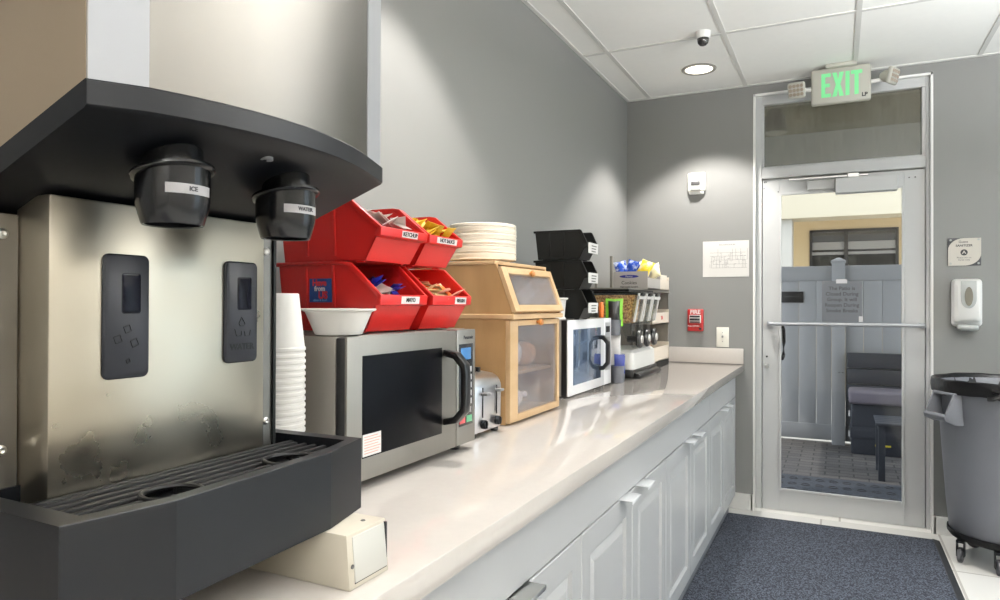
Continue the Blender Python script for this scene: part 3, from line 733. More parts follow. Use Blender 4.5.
lo = MB().prism([(0.06, 0.914), (0.480, 0.914), (0.480, 1.380), (0.41, 1.383), (0.06, 1.383)], 'y', -4.184, -3.797)
build('lower_cabinet', lo, 'taupe', t, False)
sp = MB().box(0.480, 0.540, -4.130, -3.826, 1.045, 1.404, 0.0025)
splash = build('splash_panel', sp, 'splash', t)
build('flange', MB().box(0.480, 0.486, -4.183, -4.131, 1.045, 1.384), 'steel', splash, False)
build('flange', MB().box(0.480, 0.532, -3.826, -3.803, 1.045, 1.400), 'steel', splash, False)
for (x_, y_, z_) in ((0.486, -4.147, 1.362), (0.532, -3.814, 1.365), (0.532, -3.814, 1.115), (0.486, -4.147, 1.13)): build('screw_head', MB().lathe([(0.0055, 0), (0.0055, 0.0015), (0.003, 0.003), (0.0, 0.0015)], (x_, y_, z_), 'x', 16, cap=False), 'nickel', splash)
build('side_gasket', MB().box(0.47, 0.536, -3.803, -3.798, 1.045, 1.40), 'black_matte', t)
# touch-free button pads
def pad(y0, y1, z0, z1, water):
    m = MB(); rings = []
    for x_, i in ((0.539, 0.0), (0.5425, 0.0), (0.5445, 0.0022)):
        rings.append([(x_, p[0], p[1]) for p in rrect(y0+i, y1-i, z0+i, z1-i, 0.008)])
    m.loft(rings); o = build('sensor_pad', m, 'pad', t)
    w_, h_ = y1-y0, z1-z0
    wy0, wy1 = y0+w_*(0.40 if not water else 0.38), y0+w_*(0.76 if not water else 0.76)
    wz0, wz1 = z1-h_*0.465, z1-h_*0.165
    m = MB(); m.loft([[(0.5444, p[0], p[1]) for p in rrect(wy0-0.002, wy1+0.002, wz0-0.002, wz1+0.002, 0.003)], [(0.5454, p[0], p[1]) for p in rrect(wy0, wy1, wz0, wz1, 0.003)]])
    build('sensor_window', m, 'sensor', o)
    yc = (y0+y1)/2
    ic = MB()
    def cube(cy_, cz_, s_):
        for k in range(4):
            a = PI/4+0.35+k*PI/2; b = a+PI/2
            p, q = (cy_+s_*math.cos(a), cz_+s_*math.sin(a)), (cy_+s_*math.cos(b), cz_+s_*math.sin(b))
            ic.tube([(0.5447, *p), (0.5447, *q)], 0.0007, 6)
    if not water:
        cube(yc+0.000, z1-h_*0.60, 0.0055); cube(yc-0.012, z1-h_*0.68, 0.0058); cube(yc+0.009, z1-h_*0.715, 0.0058)
        cube(yc+0.001, z1-h_*0.86, 0.0030)
    else:
        ic.tube([(0.5447, yc-0.001, z1-h_*0.55), (0.5447, yc-0.006, z1-h_*0.615), (0.5447, yc-0.004, z1-h_*0.635), (0.5447, yc+0.003, z1-h_*0.635), (0.5447, yc+0.005, z1-h_*0.615), (0.5447, yc-0.001, z1-h_*0.55)], 0.0008, 6)
        ic.tube([(0.5447, yc-0.013, z1-h_*0.665), (0.5447, yc-0.010, z1-h_*0.735), (0.5447, yc-0.002, z1-h_*0.735), (0.5447, yc-0.001, z1-h_*0.69)], 0.0008, 6)
        ic.tube([(0.5447, yc+0.004, z1-h_*0.69), (0.5447, yc+0.005, z1-h_*0.735), (0.5447, yc+0.013, z1-h_*0.735), (0.5447, yc+0.015, z1-h_*0.68)], 0.0008, 6)
        text('lettering', 'WATER', 0.0125, (0.5446, yc, z1-h_*0.845), *FX, 'ink_dark', o, bold=0.0003)
    build('icon', ic, 'ink_dark', o)
pad(-4.072, -4.014, 1.200, 1.345, False)
pad(-3.900, -3.842, 1.206, 1.346, True)
def nozzle(yc, body):
    xc = 0.640
    m = MB()
    ring = lambda r, z, tilt: [(xc+r*math.cos(a), yc+r*math.sin(a), z+tilt*r*math.cos(a)) for a in [2*PI*k/40 for k in range(40)]]
    m.loft([ring(0.0300, 1.447, 0.37), ring(0.0310, 1.4325, 0.22), ring(0.0425, 1.4315, 0.20), ring(0.0428, 1.4285, 0.20), ring(0.0415, 1.4268, 0.20), ring(0.0380, 1.4258, 0.20), ring(0.0378, 1.400, 0.0), ring(0.0373, 1.394, 0), ring(0.0318, 1.374, 0), ring(0.0308, 1.3725, 0), ring(0.028, 1.3735, 0), ring(0.028, 1.39, 0)])
    o = build('nozzle', m, 'charcoal_d', hood)
    lb = MB(); A = [math.radians(a) for a in range(-50, 33, 4)]; r = 0.0384
    v = [(xc+r*math.cos(a), yc+r*math.sin(a), z) for z in (1.4035, 1.414) for a in A] + [(xc+(r-0.0007)*math.cos(a), yc+(r-0.0007)*math.sin(a), z) for z in (1.4035, 1.414) for a in A]
    n = len(A); f = []
    for i in range(n-1):
        f.append((i, i+1, n+i+1, n+i)); f.append((2*n+i+1, 2*n+i, 3*n+i, 3*n+i+1))
        f.append((i+1, i, 2*n+i, 2*n+i+1)); f.append((n+i, n+i+1, 3*n+i+1, 3*n+i))
    f.append((0, n, 3*n, 2*n)); f.append((n-1, 3*n-1, 4*n-1, 2*n-1))
    lb._add(v, f); build('nozzle_label', lb, 'label_grey', hood)
    a = math.radians(-8); rr = r+0.0005
    text('lettering', body, 0.0066, (xc+rr*math.cos(a), yc+rr*math.sin(a), 1.4088), (-math.sin(a), math.cos(a), 0), (0, 0, 1), 'ink', hood, bold=0.0002)
nozzle(-4.058, 'ICE'); nozzle(-3.888, 'WATER')
build('hood_sensor', MB().lathe([(0.0075, 0.0), (0.0075, -0.004), (0.005, -0.004), (0.0, -0.002)], (0.676, -3.958, 1.4635), n=20, cap=False), 'silverp', hood)
# drip tray
TO = [(0.488, -4.192), (0.670, -4.196), (0.691, -4.092), (0.681, -3.845), (0.657, -3.749), (0.488, -3.752)]
TI = [(0.492, -4.166), (0.654, -4.168), (0.674, -4.090), (0.665, -3.852), (0.645, -3.772), (0.492, -3.774)]
tm = MB().loft([[(p[0], p[1], z) for p in TO] for z in (0.987, 1.0885)] + [[(p[0]*0.997+0.5*0.003, p[1], 1.0895) for p in TO]] + [[(p[0], p[1], z) for p in TI] for z in (1.0895, 1.055)])
tray = build('drip_tray', tm, 'charcoal', t, False)
gm = MB()
for k in range(6):
    xx = 0.556+k*0.0185
    y0, y1 = -4.164, -3.776
    if xx > 0.645: y0 += (xx-0.645)*3; y1 -= (xx-0.645)*3
    # leave the two cup wells open
    segs = [(y0, y1)]
    for cy_, cx_ in ((-4.052, 0.634), (-3.871, 0.630)):
        r_ = 0.030; dd = xx-cx_
        if abs(dd) < r_:
            h_ = math.sqrt(r_*r_-dd*dd); ns = []
            for a, b in segs:
                if a < cy_-h_ < b: ns += [(a, cy_-h_), (cy_+h_, b)]
                else: ns.append((a, b))
            segs = ns
    for a, b in segs: gm.box(xx-0.0034, xx+0.0034, a, b, 1.0700, 1.0800, 0.0015)
for yy in (-4.16, -4.09, -3.962, -3.835, -3.78): gm.box(0.55, 0.655 if -4.14 < yy < -3.8 else 0.645, yy-0.003, yy+0.003, 1.070, 1.0755)
gm.box(0.542, 0.550, -4.166, -3.774, 1.068, 1.0812, 0.001)
gm.torus((0.634, -4.052, 1.080), 0.031, 0.0032, n=40); gm.torus((0.630, -3.871, 1.080), 0.031, 0.0032, n=40)
build('drip_grille', gm, 'black_matte', tray)
t = thing('support_block', (0.62, -3.814, 0.914), 'cream metal box standing under the far end of the drip tray', 'support box')
m = MB().prism([(0.494, 0.914), (0.722, 0.914), (0.716, 0.986), (0.494, 0.986)], 'y', -3.856, -3.770, 0.002)
build('case', m, 'ivory', t)
m = MB().prism([(0.7195, 0.922), (0.7235, 0.922), (0.7175, 0.981), (0.7145, 0.981)], 'y', -3.845, -3.775, 0.0008)
build('front_insert', m, 'ivory_in', t)
m = MB().box(0.7165, 0.7205, -3.775, -3.7722, 0.921, 0.982).box(0.7195, 0.7215, -3.845, -3.774, 0.9195, 0.922)
build('shadow_gap', m, 'ink', t)
build('screw_head', MB().lathe([(0.003, 0), (0.003, 0.0012), (0.0, 0.0006)], (0.7215, -3.8505, 0.945), 'x', 10, cap=False), 'ink_grey', t)
build('screw_head', MB().lathe([(0.0035, 0), (0.003, 0.001), (0, 0.0006)], (0.696, -3.795, 0.986), 'z', 12, cap=False), 'ink_grey', t)

# ================================================================== FOAM CUPS, BOWL
CX, CY = 0.3625, -3.6235
def cup_mesh(z):
    return MB().lathe([(0.0425, z+0.020), (0.0515, z+0.004), (0.0538, z+0.0), (0.0552, z+0.001), (0.0552, z+0.006), (0.0532, z+0.0075), (0.0425, z+0.1035), (0.0415, z+0.105), (0.0, z+0.105)], (CX, CY, 0), n=40, cap=False)
base = build('foam_cup', cup_mesh(0.914), 'foam', None)
tag(base, 'white foam cup nested upside down in the stack by the ice dispenser', 'foam cup', 'white foam cups in an upside-down stack')
NC = 26
for i in range(1, NC):
    c_ = copy_tree(base, (0, 0, i*0.0115))
    c_['label'] = 'topmost white foam cup of the upside-down stack by the ice dispenser' if i == NC-1 else base['label']
t = build('foam_bowl', MB().lathe([(0.0, 0.003), (0.043, 0.003), (0.044, 0.0), (0.047, 0.001), (0.050, 0.008), (0.066, 0.046), (0.0745, 0.049), (0.0755, 0.052), (0.073, 0.053), (0.064, 0.050), (0.047, 0.009), (0.0, 0.007)], (0.384, -3.470, 1.2255), n=56, cap=False), 'foam', None)
tag(t, 'white foam bowl on the stainless microwave in front of the red bins', 'bowl')

# ================================================================== STAINLESS MICROWAVE
t = thing('microwave_oven', (0.25, -3.25, 0.914), 'stainless commercial microwave with black door glass below the red bins', 'microwave')
build('case', MB().box(0.06, 0.411, -3.513, -2.992, 0.934, 1.224, 0.003), 'greypaint', t)
build('door_side', MB().box(0.411, 0.434, -3.511, -3.093, 0.936, 1.221, 0.002), 'black', t)
door = build('door', MB().box(0.434, 0.4405, -3.513, -3.092, 0.934, 1.223, 0.0015), 'steel_mw', t)
build('door_window', MB().box(0.4395, 0.4418, -3.466, -3.161, 0.979, 1.184, 0.0006), 'mwglass', door)
hp = [(0.4405, 1.163), (0.468, 1.157), (0.487, 1.136), (0.489, 1.120), (0.489, 1.055), (0.487, 1.040), (0.468, 1.019), (0.4405, 1.013)]
hq = [(0.4405, 1.185-0.006), (0.476, 1.172), (0.501, 1.145), (0.504, 1.122), (0.504, 1.053), (0.501, 1.031), (0.476, 1.004), (0.4405, 0.997)]
m = MB().prism(hq + hp[::-1], 'y', -3.156, -3.130, 0.003)
build('door_handle', m, 'black', door)
st = build('door_sticker', MB().box(0.4416, 0.4423, -3.466, -3.405, 0.982, 1.026), 'label', door, False)
sp_ = MB()
for j in range(7): sp_.box(0.4422, 0.4424, -3.461, -3.415+0.004*(j%3), 0.987+j*0.0055, 0.9885+j*0.0055)
build('sticker_print', sp_, 'pinkp', door, False)
pn = build('control_panel', MB().box(0.411, 0.4405, -3.088, -2.992, 0.934, 1.223, 0.002), 'steel_mw', t)
build('keypad', MB().box(0.4400, 0.4414, -3.078, -3.006, 0.980, 1.187, 0.0005), 'panelblack', pn)
build('display', MB().box(0.4412, 0.4420, -3.070, -3.018, 1.147, 1.177, 0.0004), 'lcd', pn)
k_ = MB()
for i in range(5): k_.box(0.4412, 0.4426, -3.040, -3.015, 1.033+i*0.0204, 1.047+i*0.0204, 0.0006)
build('white_key', k_, 'keywhite', pn)
build('stop_key', MB().box(0.4412, 0.4426, -3.076, -3.048, 0.987, 1.004, 0.0006), 'keyred', pn)
build('start_key', MB().box(0.4412, 0.4426, -3.041, -3.012, 0.987, 1.004, 0.0006), 'keygreen', pn)
k_ = MB()
for i in range(3): k_.box(0.4412, 0.4424, -3.074+i*0.021, -3.058+i*0.021, 1.011, 1.025, 0.0005)
build('grey_key', k_, 'keygrey', pn)
text('brand_lettering', 'Panasonic', 0.0125, (0.4408, -3.030, 1.203), *FX, 'ink', pn, bold=0.0003)
for yy in (-3.49, -3.03):
    for xx in (0.11, 0.40): build('foot', MB().lathe([(0.012, 0.0), (0.015, 0.004), (0.015, 0.0205)], (xx, yy, 0.914), n=18), 'black', t)

# ================================================================== STORAGE BINS
def bin_mesh(xb, xf, y0, y1, z0, h, op=1.0):
    m = MB(); yc = (y0+y1)/2; tk = 0.003
    L = xf-xb; zl = z0+h*0.52; zlb = z0+h*0.37
    side = [(xb+0.012, z0), (xf-0.046*L/0.28, z0), (xf-0.016, zlb), (xf-0.004, zl), (xf-0.080*op*L/0.28, z0+h-0.006), (xf-0.098*op*L/0.28, z0+h), (xb, z0+h)]
    m.prism(side, 'y', y0+0.004, y0+0.004+tk); m.prism(side, 'y', y1-0.004-tk, y1-0.004)
    m.box(xb+0.012, xf-0.046*L/0.28, y0+0.004, y1-0.004, z0, z0+0.004)
    m.prism([(xb, z0+h), (xb+tk, z0+h), (xb+0.012+tk, z0), (xb+0.012, z0)], 'y', y0+0.004, y1-0.004)
    m.prism([(xf-0.046*L/0.28, z0), (xf-0.046*L/0.28-tk, z0+0.002), (xf-0.016-tk, zlb+0.004), (xf-0.016, zlb)], 'y', y0+0.004, y1-0.004)
    m.prism([(xf-0.018, zlb-0.001), (xf-0.002, zlb+0.002), (xf, zl), (xf-0.006, zl+0.002), (xf-0.018, zlb+0.006)], 'y', y0, y1, 0.0015)
    for yy in (y0, y1-0.008):
        m.prism([(xb-0.004, z0+h-0.006), (xf-0.099*op*L/0.28, z0+h-0.006), (xf-0.090*op*L/0.28, z0+h-0.008), (xf-0.010, zl-0.004), (xf-0.001, zl), (xf-0.078*op*L/0.28, z0+h-0.002), (xf-0.096*op*L/0.28, z0+h+0.001), (xb-0.004, z0+h+0.001)], 'y', yy, yy+0.008, 0.001)
    m.box(xb-0.006, xb+0.004, y0, y1, z0+h-0.008, z0+h+0.001, 0.001)
    # ribs moulded on the sides
    for yy, s_ in ((y0+0.004, -1), (y1-0.004, 1)):
        for xx in (xb+L*0.28, xb+L*0.55):
            a, b = sorted((yy, yy+s_*0.0022)); m.box(xx-0.004, xx+0.004, a, b, z0+0.012, z0+h-0.008, 0.001)
    # feet
    for xx in (xb+0.03, xf-0.075*L/0.28):
        for yy in (y0+0.014, y1-0.024): m.box(xx, xx+0.018, yy, yy+0.010, z0-0.003, z0+0.002)
    bmesh.ops.translate(m.bm, vec=(0, 0, 0), verts=m.bm.verts[:])
    for v in m.bm.verts:
        f = min(1.0, max(0.0, (v.co.z-z0)/h)); v.co.y = yc + (v.co.y-yc)*(0.93+0.07*f)
    return m, (xf, zl, zlb)
def storage_bin(xb, xf, y0, y1, z0, h, m_, label, group, tagtxt, lab_rng, tsize=0.0125, op=1.0):
    t = thing('storage_bin', ((xb+xf)/2, (y0+y1)/2, z0), label, 'storage bin', group)
    m, (xf_, zl, zlb) = bin_mesh(xb, xf, y0, y1, z0, h, op)
    build('tub', m, m_, t)
    a, b = lab_rng
    nrm = Vector((zl-zlb, 0, -(xf-(xf-0.002)))).normalized()
    lb = MB().prism([(xf-0.0017, zlb+0.004), (xf+0.0004, zl-0.002), (xf-0.001, zl-0.002), (xf-0.004, zlb+0.004)], 'y', y0+(y1-y0)*a, y0+(y1-y0)*b)
    o = build('bin_label', lb, 'label', t, False)
    if tagtxt: text('lettering', tagtxt, tsize, (xf+0.0002, y0+(y1-y0)*(a+b)/2, (zl+zlb)/2+0.001), (0, 1, 0), Vector((0.09, 0, 1)), 'ink', o, bold=0.0003)
    return t
def packets(n, cat, name, m_, x0, x1, y0, y1, z0, z1, size, label, group, th=0.006, tilt=0.75, heap=0.0, xf=0.0):
    for i in range(n):
        p = Vector((random.uniform(x0, x1), random.uniform(y0, y1), random.uniform(z0, z1)))
        p.z += heap*min(0.10, max(0.0, xf-p.x))
        mx = Matrix.Translation(p) @ Matrix.Rotation(random.uniform(0, 2*PI), 4, 'Z') @ Matrix.Rotation(random.uniform(-tilt, tilt), 4, 'X') @ Matrix.Rotation(random.uniform(-tilt, tilt)*0.6, 4, 'Y')
        o = build(name, MB().pillow(size[0]*random.uniform(0.95, 1.05), size[1], th, mx, crinkle=0.0006), m_ if isinstance(m_, str) else m_[i % len(m_)], None)
        tag(o, label, cat, group)
RB = 'red plastic hopper bins stacked two high'
rows = ((-3.407, -3.220), (-3.212, -3.020))
A = storage_bin(0.158, 0.440, *rows[0], 1.2285, 0.150, 'red', 'lower red bin nearest the ice dispenser, blue sticker on its side', RB, 'MAYO', (0.42, 0.80))
B = storage_bin(0.158, 0.446, *rows[1], 1.2285, 0.150, 'red', 'lower red bin nearest the bamboo box, holding tan packets', RB, 'RELISH', (0.55, 0.84))
C = storage_bin(0.158, 0.440, *rows[0], 1.3800, 0.133, 'red', 'upper red bin nearest the ice dispenser, holding silver packets', RB, 'KETCHUP', (0.43, 0.76))
D = storage_bin(0.150, 0.438, -3.214, -3.052, 1.3800, 0.133, 'red', 'upper red bin nearest the plate stack, filled with yellow packets', RB, 'HOT SAUCE', (0.22, 0.80))
sb = build('sticker', MB().box(0.246, 0.308, -3.4015, -3.3985, 1.291, 1.343), 'sticker', A, False)
text('lettering', 'Have', 0.019, (0.274, -3.4019, 1.333), *FY, 'sred', sb, bold=0.0008)
text('lettering', 'from', 0.015, (0.275, -3.4019, 1.3205), *FY, 'label', sb, bold=0.0006)
text('lettering', 'US', 0.022, (0.284, -3.4019, 1.306), *FY, 'sred', sb, bold=0.001)
text('lettering', 'clean & fresh', 0.0075, (0.277, -3.4019, 1.2955), *FY, 'slight', sb)
packets(12, 'sauce packet', 'sauce_packet', 'foil', 0.30, 0.41, -3.365, -3.25, 1.452, 1.456, (0.034, 0.052), 'silver sauce packet in the upper red bin nearest the ice dispenser', 'silver packets in the upper near bin', heap=0.34, xf=0.43)
packets(9, 'sauce packet', 'sauce_packet', 'foil', 0.30, 0.41, -3.365, -3.31, 1.300, 1.304, (0.034, 0.052), 'grey sauce packet in the lower red bin with the blue sticker', 'grey packets in the lower near bin', heap=0.30, xf=0.43)
packets(6, 'sauce packet', 'sauce_packet', 'navy', 0.32, 0.40, -3.30, -3.26, 1.302, 1.308, (0.032, 0.050), 'dark blue sauce packet in the lower red bin with the blue sticker', 'dark blue packets in the lower near bin', heap=0.30, xf=0.43)
packets(20, 'sauce packet', 'sauce_packet', 'yellow', 0.28, 0.418, -3.195, -3.075, 1.452, 1.458, (0.034, 0.056), 'yellow sauce packet in the upper red bin nearest the plate stack', 'yellow packets in the upper far bin', heap=0.34, xf=0.43)
packets(16, 'sauce packet', 'sauce_packet', ['cream_p', 'orange', 'cream_p', 'pinkp'], 0.30, 0.422, -3.19, -3.045, 1.300, 1.308, (0.034, 0.056), 'tan sauce packet in the lower red bin nearest the bamboo box', 'tan packets in the lower far bin', heap=0.34, xf=0.435)

# ================================================================== TOASTER
t = thing('toaster', (0.26, -2.82, 0.914), 'chrome four-slot toaster between the stainless microwave and bamboo box', 'toaster')
prof = [(0.10, 0.926), (0.390, 0.926), (0.392, 1.045)] + [(0.352+0.040*math.cos(math.radians(a)), 1.045+0.040*math.sin(math.radians(a))) for a in range(10, 91, 16)] + [(0.25, 1.098), (0.15, 1.092), (0.10, 1.06)]
build('body', MB().prism(prof, 'y', -2.900, -2.736, 0.005), 'chrome', t)
sl = MB()
for yy in (-2.868, -2.838, -2.798, -2.768): sl.box(0.13, 0.335, yy-0.007, yy+0.007, 1.080, 1.101, 0.002)
build('slot', sl, 'black', t)
for k, yy in enumerate((-2.857, -2.770)):
    z_ = 1.035 + 0.003*k
    build('lever_track', MB().box(0.3915, 0.3935, yy-0.0018, yy+0.0018, 0.968, 1.052), 'black', t)
    build('lever', MB().box(0.392, 0.412, yy-0.012, yy+0.012, z_-0.004, z_+0.004, 0.002), 'keygrey', t)
    build('browning_knob', MB().lathe([(0.0125, 0), (0.0125, 0.010), (0.011, 0.013), (0.0, 0.013)], (0.3915, yy, 0.949), 'x', 24, cap=False).box(0.404, 0.408, yy-0.002, yy+0.002, 0.939, 0.959), 'charcoal', t)
for yy in (-2.885, -2.750):
    for xx in (0.13, 0.375): build('foot', MB().lathe([(0.010, 0), (0.012, 0.003), (0.012, 0.013)], (xx, yy, 0.914), n=14), 'black', t)

# ================================================================== BAMBOO BREAD BOX
t = thing('bread_box', (0.22, -2.49, 0.914), 'two-tier bamboo bread box with clear doors and paper plates on top', 'bread box')
BY0, BY1 = -2.674, -2.262
m = MB().box(0.04, 0.375, BY0, BY0+0.016, 0.916, 1.242, 0.001).box(0.04, 0.375, BY1-0.016, BY1, 0.916, 1.242, 0.001)
m.box(0.04, 0.375, BY0+0.016, BY1-0.016, 0.916, 0.934).box(0.04, 0.056, BY0+0.016, BY1-0.016, 0.934, 1.242).box(0.056, 0.365, BY0+0.016, BY1-0.016, 1.062, 1.072)
up = [(0.04, 1.256), (0.398, 1.256), (0.392, 1.272), (0.336, 1.420), (0.04, 1.420)]
m.prism(up, 'y', BY0+0.002, BY0+0.016); m.prism(up, 'y', BY1-0.016, BY1-0.002)
m.box(0.04, 0.056, BY0+0.016, BY1-0.016, 1.256, 1.412)
build('carcass', m, 'bamboo', t, False)
build('top_board', MB().box(0.036, 0.338, BY0-0.002, BY1+0.002, 1.412, 1.423, 0.002), 'bamboo_l', t, False)
build('middle_board', MB().box(0.036, 0.404, BY0-0.004, BY1+0.004, 1.241, 1.257, 0.003), 'bamboo_l', t, False)
def framed(pts_fn, name, frame_w, pane_m):
    pass
# lower door
m = MB(); x0, x1 = 0.375, 0.391
m.box(x0, x1, BY0, BY0+0.058, 0.922, 1.238, 0.002).box(x0, x1, BY1-0.020, BY1, 0.922, 1.238, 0.002).box(x0, x1, BY0+0.058, BY1-0.020, 0.922, 0.944, 0.002).box(x0, x1, BY0+0.058, BY1-0.020, 1.220, 1.238, 0.002)
ld = build('lower_door', m, 'bamboo_l', t, False)
build('pane', MB().box(0.381, 0.384, BY0+0.056, BY1-0.018, 0.942, 1.222), 'acrylic', ld, False)
build('knob', MB().lathe([(0.005, 0), (0.005, 0.006), (0.010, 0.010), (0.011, 0.017), (0.007, 0.022), (0.0, 0.022)], (0.391, -2.468, 1.229), 'x', 20, cap=False), 'knobwood', ld)
# sloping upper door
def slope_box(y0, y1, s0, s1, d0, d1, bev=0.0015):
    """s along the slope from bottom to top, d outwards"""
    P0, P1 = Vector((0.398, 1.262)), Vector((0.3455, 1.402)); dr = (P1-P0).normalized(); nr = Vector((dr.y, -dr.x))
    q = [P0+dr*s0+nr*d0, P0+dr*s0+nr*d1, P0+dr*s1+nr*d1, P0+dr*s1+nr*d0]
    return [(v.x, v.y) for v in q], y0, y1
m = MB()
for y0, y1, s0, s1 in ((BY0+0.002, BY0+0.040, 0, 0.150), (BY1-0.024, BY1-0.002, 0, 0.150), (BY0+0.040, BY1-0.024, 0, 0.022), (BY0+0.040, BY1-0.024, 0.127, 0.150)):
    q, a, b = slope_box(y0, y1, s0, s1, -0.002, 0.012); m.prism(q, 'y', a, b, 0.0015)
ud = build('upper_door', m, 'bamboo_l', t, False)
q, a, b = slope_box(BY0+0.038, BY1-0.022, 0.020, 0.129, 0.002, 0.005)
build('pane', MB().prism(q, 'y', a, b), 'acrylic', ud, False)
build('knob', MB().lathe([(0.005, 0), (0.005, 0.006), (0.010, 0.010), (0.011, 0.016), (0.007, 0.021), (0.0, 0.021)], (0.358, -2.462, 1.390), 'x', 20, cap=False), 'knobwood', ud)
# bagged loaves seen through the clear doors
def loaf(x, y, z, L, r, label, m_='bag_in'):
    mm = MB(); rings = []
    for k, f in enumerate((0.15, 0.75, 1.0, 1.0, 0.98, 1.0, 0.8, 0.25, 0.12, 0.3)):
        yy = y-L/2+L*k/9
        rings.append([(x+r*f*1.0*math.cos(a)*(1+0.05*math.sin(3*a+k)), yy, z+r*0.86+r*f*0.86*math.sin(a)*(1+0.05*math.cos(4*a+k))) for a in [2*PI*i/18 for i in range(18)]])
    mm.loft(rings); o = build('bread_bag', mm, m_, None); tag(o, label, 'bread bag', 'bags of bread inside the bamboo box'); return o
loaf(0.30, -2.53, 1.0725, 0.20, 0.062, 'pinkish bag of bread on the upper shelf behind the clear lower door')
loaf(0.29, -2.36, 1.0725, 0.11, 0.050, 'small bag of bread on the shelf near the white microwave side', 'bread')
loaf(0.30, -2.50, 0.9345, 0.26, 0.045, 'bag of bread at the bottom of the bamboo box behind the clear door')
loaf(0.26, -2.50, 1.2575, 0.24, 0.048, 'bag of bread in the upper tier behind the sloping clear door')

# ================================================================== PAPER PLATES
PX, PY = 0.204, -2.50
pl = build('paper_plate', MB().lathe([(0.0, 0.0), (0.078, 0.0), (0.086, 0.004), (0.097, 0.012), (0.112, 0.0135), (0.1135, 0.012), (0.1135, 0.0145), (0.111, 0.016), (0.096, 0.0145), (0.084, 0.0065), (0.078, 0.003), (0.0, 0.003)], (PX, PY, 1.4235), n=64, cap=False), 'plate', None)
tag(pl, 'cream paper plate in the tall stack on the bamboo box', 'paper plate', 'cream paper plates stacked on the bamboo box')
NP = 33
for i in range(1, NP):
    r_ = random.Random(i); gap = (i//6)*0.0012
    c_ = copy_tree(pl, (r_.uniform(-0.0008, 0.0008), r_.uniform(-0.0008, 0.0008), i*0.0034+gap))
    c_['label'] = 'topmost cream paper plate of the stack on the bamboo box' if i == NP-1 else pl['label']

# ================================================================== WHITE MICROWAVE
t = thing('microwave_oven', (0.18, -1.725, 0.914), 'white microwave with mirrored door window under the black bins', 'microwave')
build('case', MB().box(0.02, 0.300, -2.010, -1.440, 0.920, 1.2255, 0.003), 'greypaint', t)
build('door_side', MB().box(0.300, 0.324, -2.009, -1.442, 0.922, 1.2235, 0.002), 'black', t)
door = build('door', MB().box(0.324, 0.331, -2.010, -1.548, 0.920, 1.225, 0.002), 'white_app', t)
build('door_window', MB().box(0.3305, 0.3325, -1.956, -1.600, 0.960, 1.186, 0.0006), 'mwglass2', door)
hq = [(0.3315, 1.152), (0.352, 1.150), (0.377, 1.122), (0.378, 1.105), (0.378, 1.040), (0.377, 1.023), (0.352, 0.995), (0.3315, 0.993)]
hp = [(0.3315, 1.132), (0.347, 1.131), (0.363, 1.112), (0.363, 1.100), (0.363, 1.045), (0.363, 1.033), (0.347, 1.014), (0.3315, 1.013)]
build('door_handle', MB().prism(hq + hp[::-1], 'y', -1.625, -1.600, 0.003), 'black', door)
pn = build('control_panel', MB().box(0.324, 0.331, -1.545, -1.440, 0.920, 1.225, 0.002), 'white_app', t)
build('keypad', MB().box(0.3305, 0.3318, -1.530, -1.455, 0.985, 1.205, 0.0005), 'silverp', pn)
k_ = MB()
for i in range(5): k_.box(0.3315, 0.3330, -1.520, -1.466, 1.035+i*0.022, 1.050+i*0.022, 0.0006)
build('grey_key', k_, 'keygrey', pn)
build('display', MB().box(0.3315, 0.3325, -1.522, -1.464, 1.160, 1.188, 0.0005), 'sensor', pn)
for yy in (-1.985, -1.47):
    for xx in (0.06, 0.29): build('foot', MB().lathe([(0.011, 0.0), (0.013, 0.003), (0.013, 0.0065)], (xx, yy, 0.914), n=16), 'black', t)
GB = 'black hopper bins in a stack of three'
for k, (lab, nm) in enumerate((('lowest black hopper bin of the stack, standing on the white microwave', ''), ('middle black hopper bin of the stack on the white microwave', ''), ('topmost black hopper bin of the stack on the white microwave', ''))):
    b_ = storage_bin(0.150, 0.382, -1.930, -1.785, 1.2290+k*0.1225, 0.1185, 'bin_black', lab, GB, None, (0.2, 0.85), op=0.42)
    lb = build('info_card', MB().prism([(0.3815, 1.2290+k*0.1225+0.024), (0.385, 1.2290+k*0.1225+0.024), (0.3865, 1.2290+k*0.1225+0.066), (0.3825, 1.2290+k*0.1225+0.066)], 'y', -1.920, -1.806), 'label', b_, False)
    cd_ = MB()
    zz = 1.2290+k*0.1225
    for j in range(3): cd_.box(0.3860, 0.3868, -1.890, -1.84+0.006*j, zz+0.030+j*0.011, zz+0.034+j*0.011)
    build('card_print', cd_, 'ink_grey', lb, False)
tb = build('plastic_tub', MB().lathe([(0.0, 0.002), (0.034, 0.002), (0.040, 0.0), (0.042, 0.004), (0.036, 0.012), (0.042, 0.078), (0.050, 0.082), (0.051, 0.087), (0.048, 0.088), (0.040, 0.082), (0.034, 0.012), (0.0, 0.008)], (0.266, -1.984, 1.2265), n=40, cap=False), 'foam', None)
tag(tb, 'white plastic tub between the bamboo box and the black bins', 'tub')

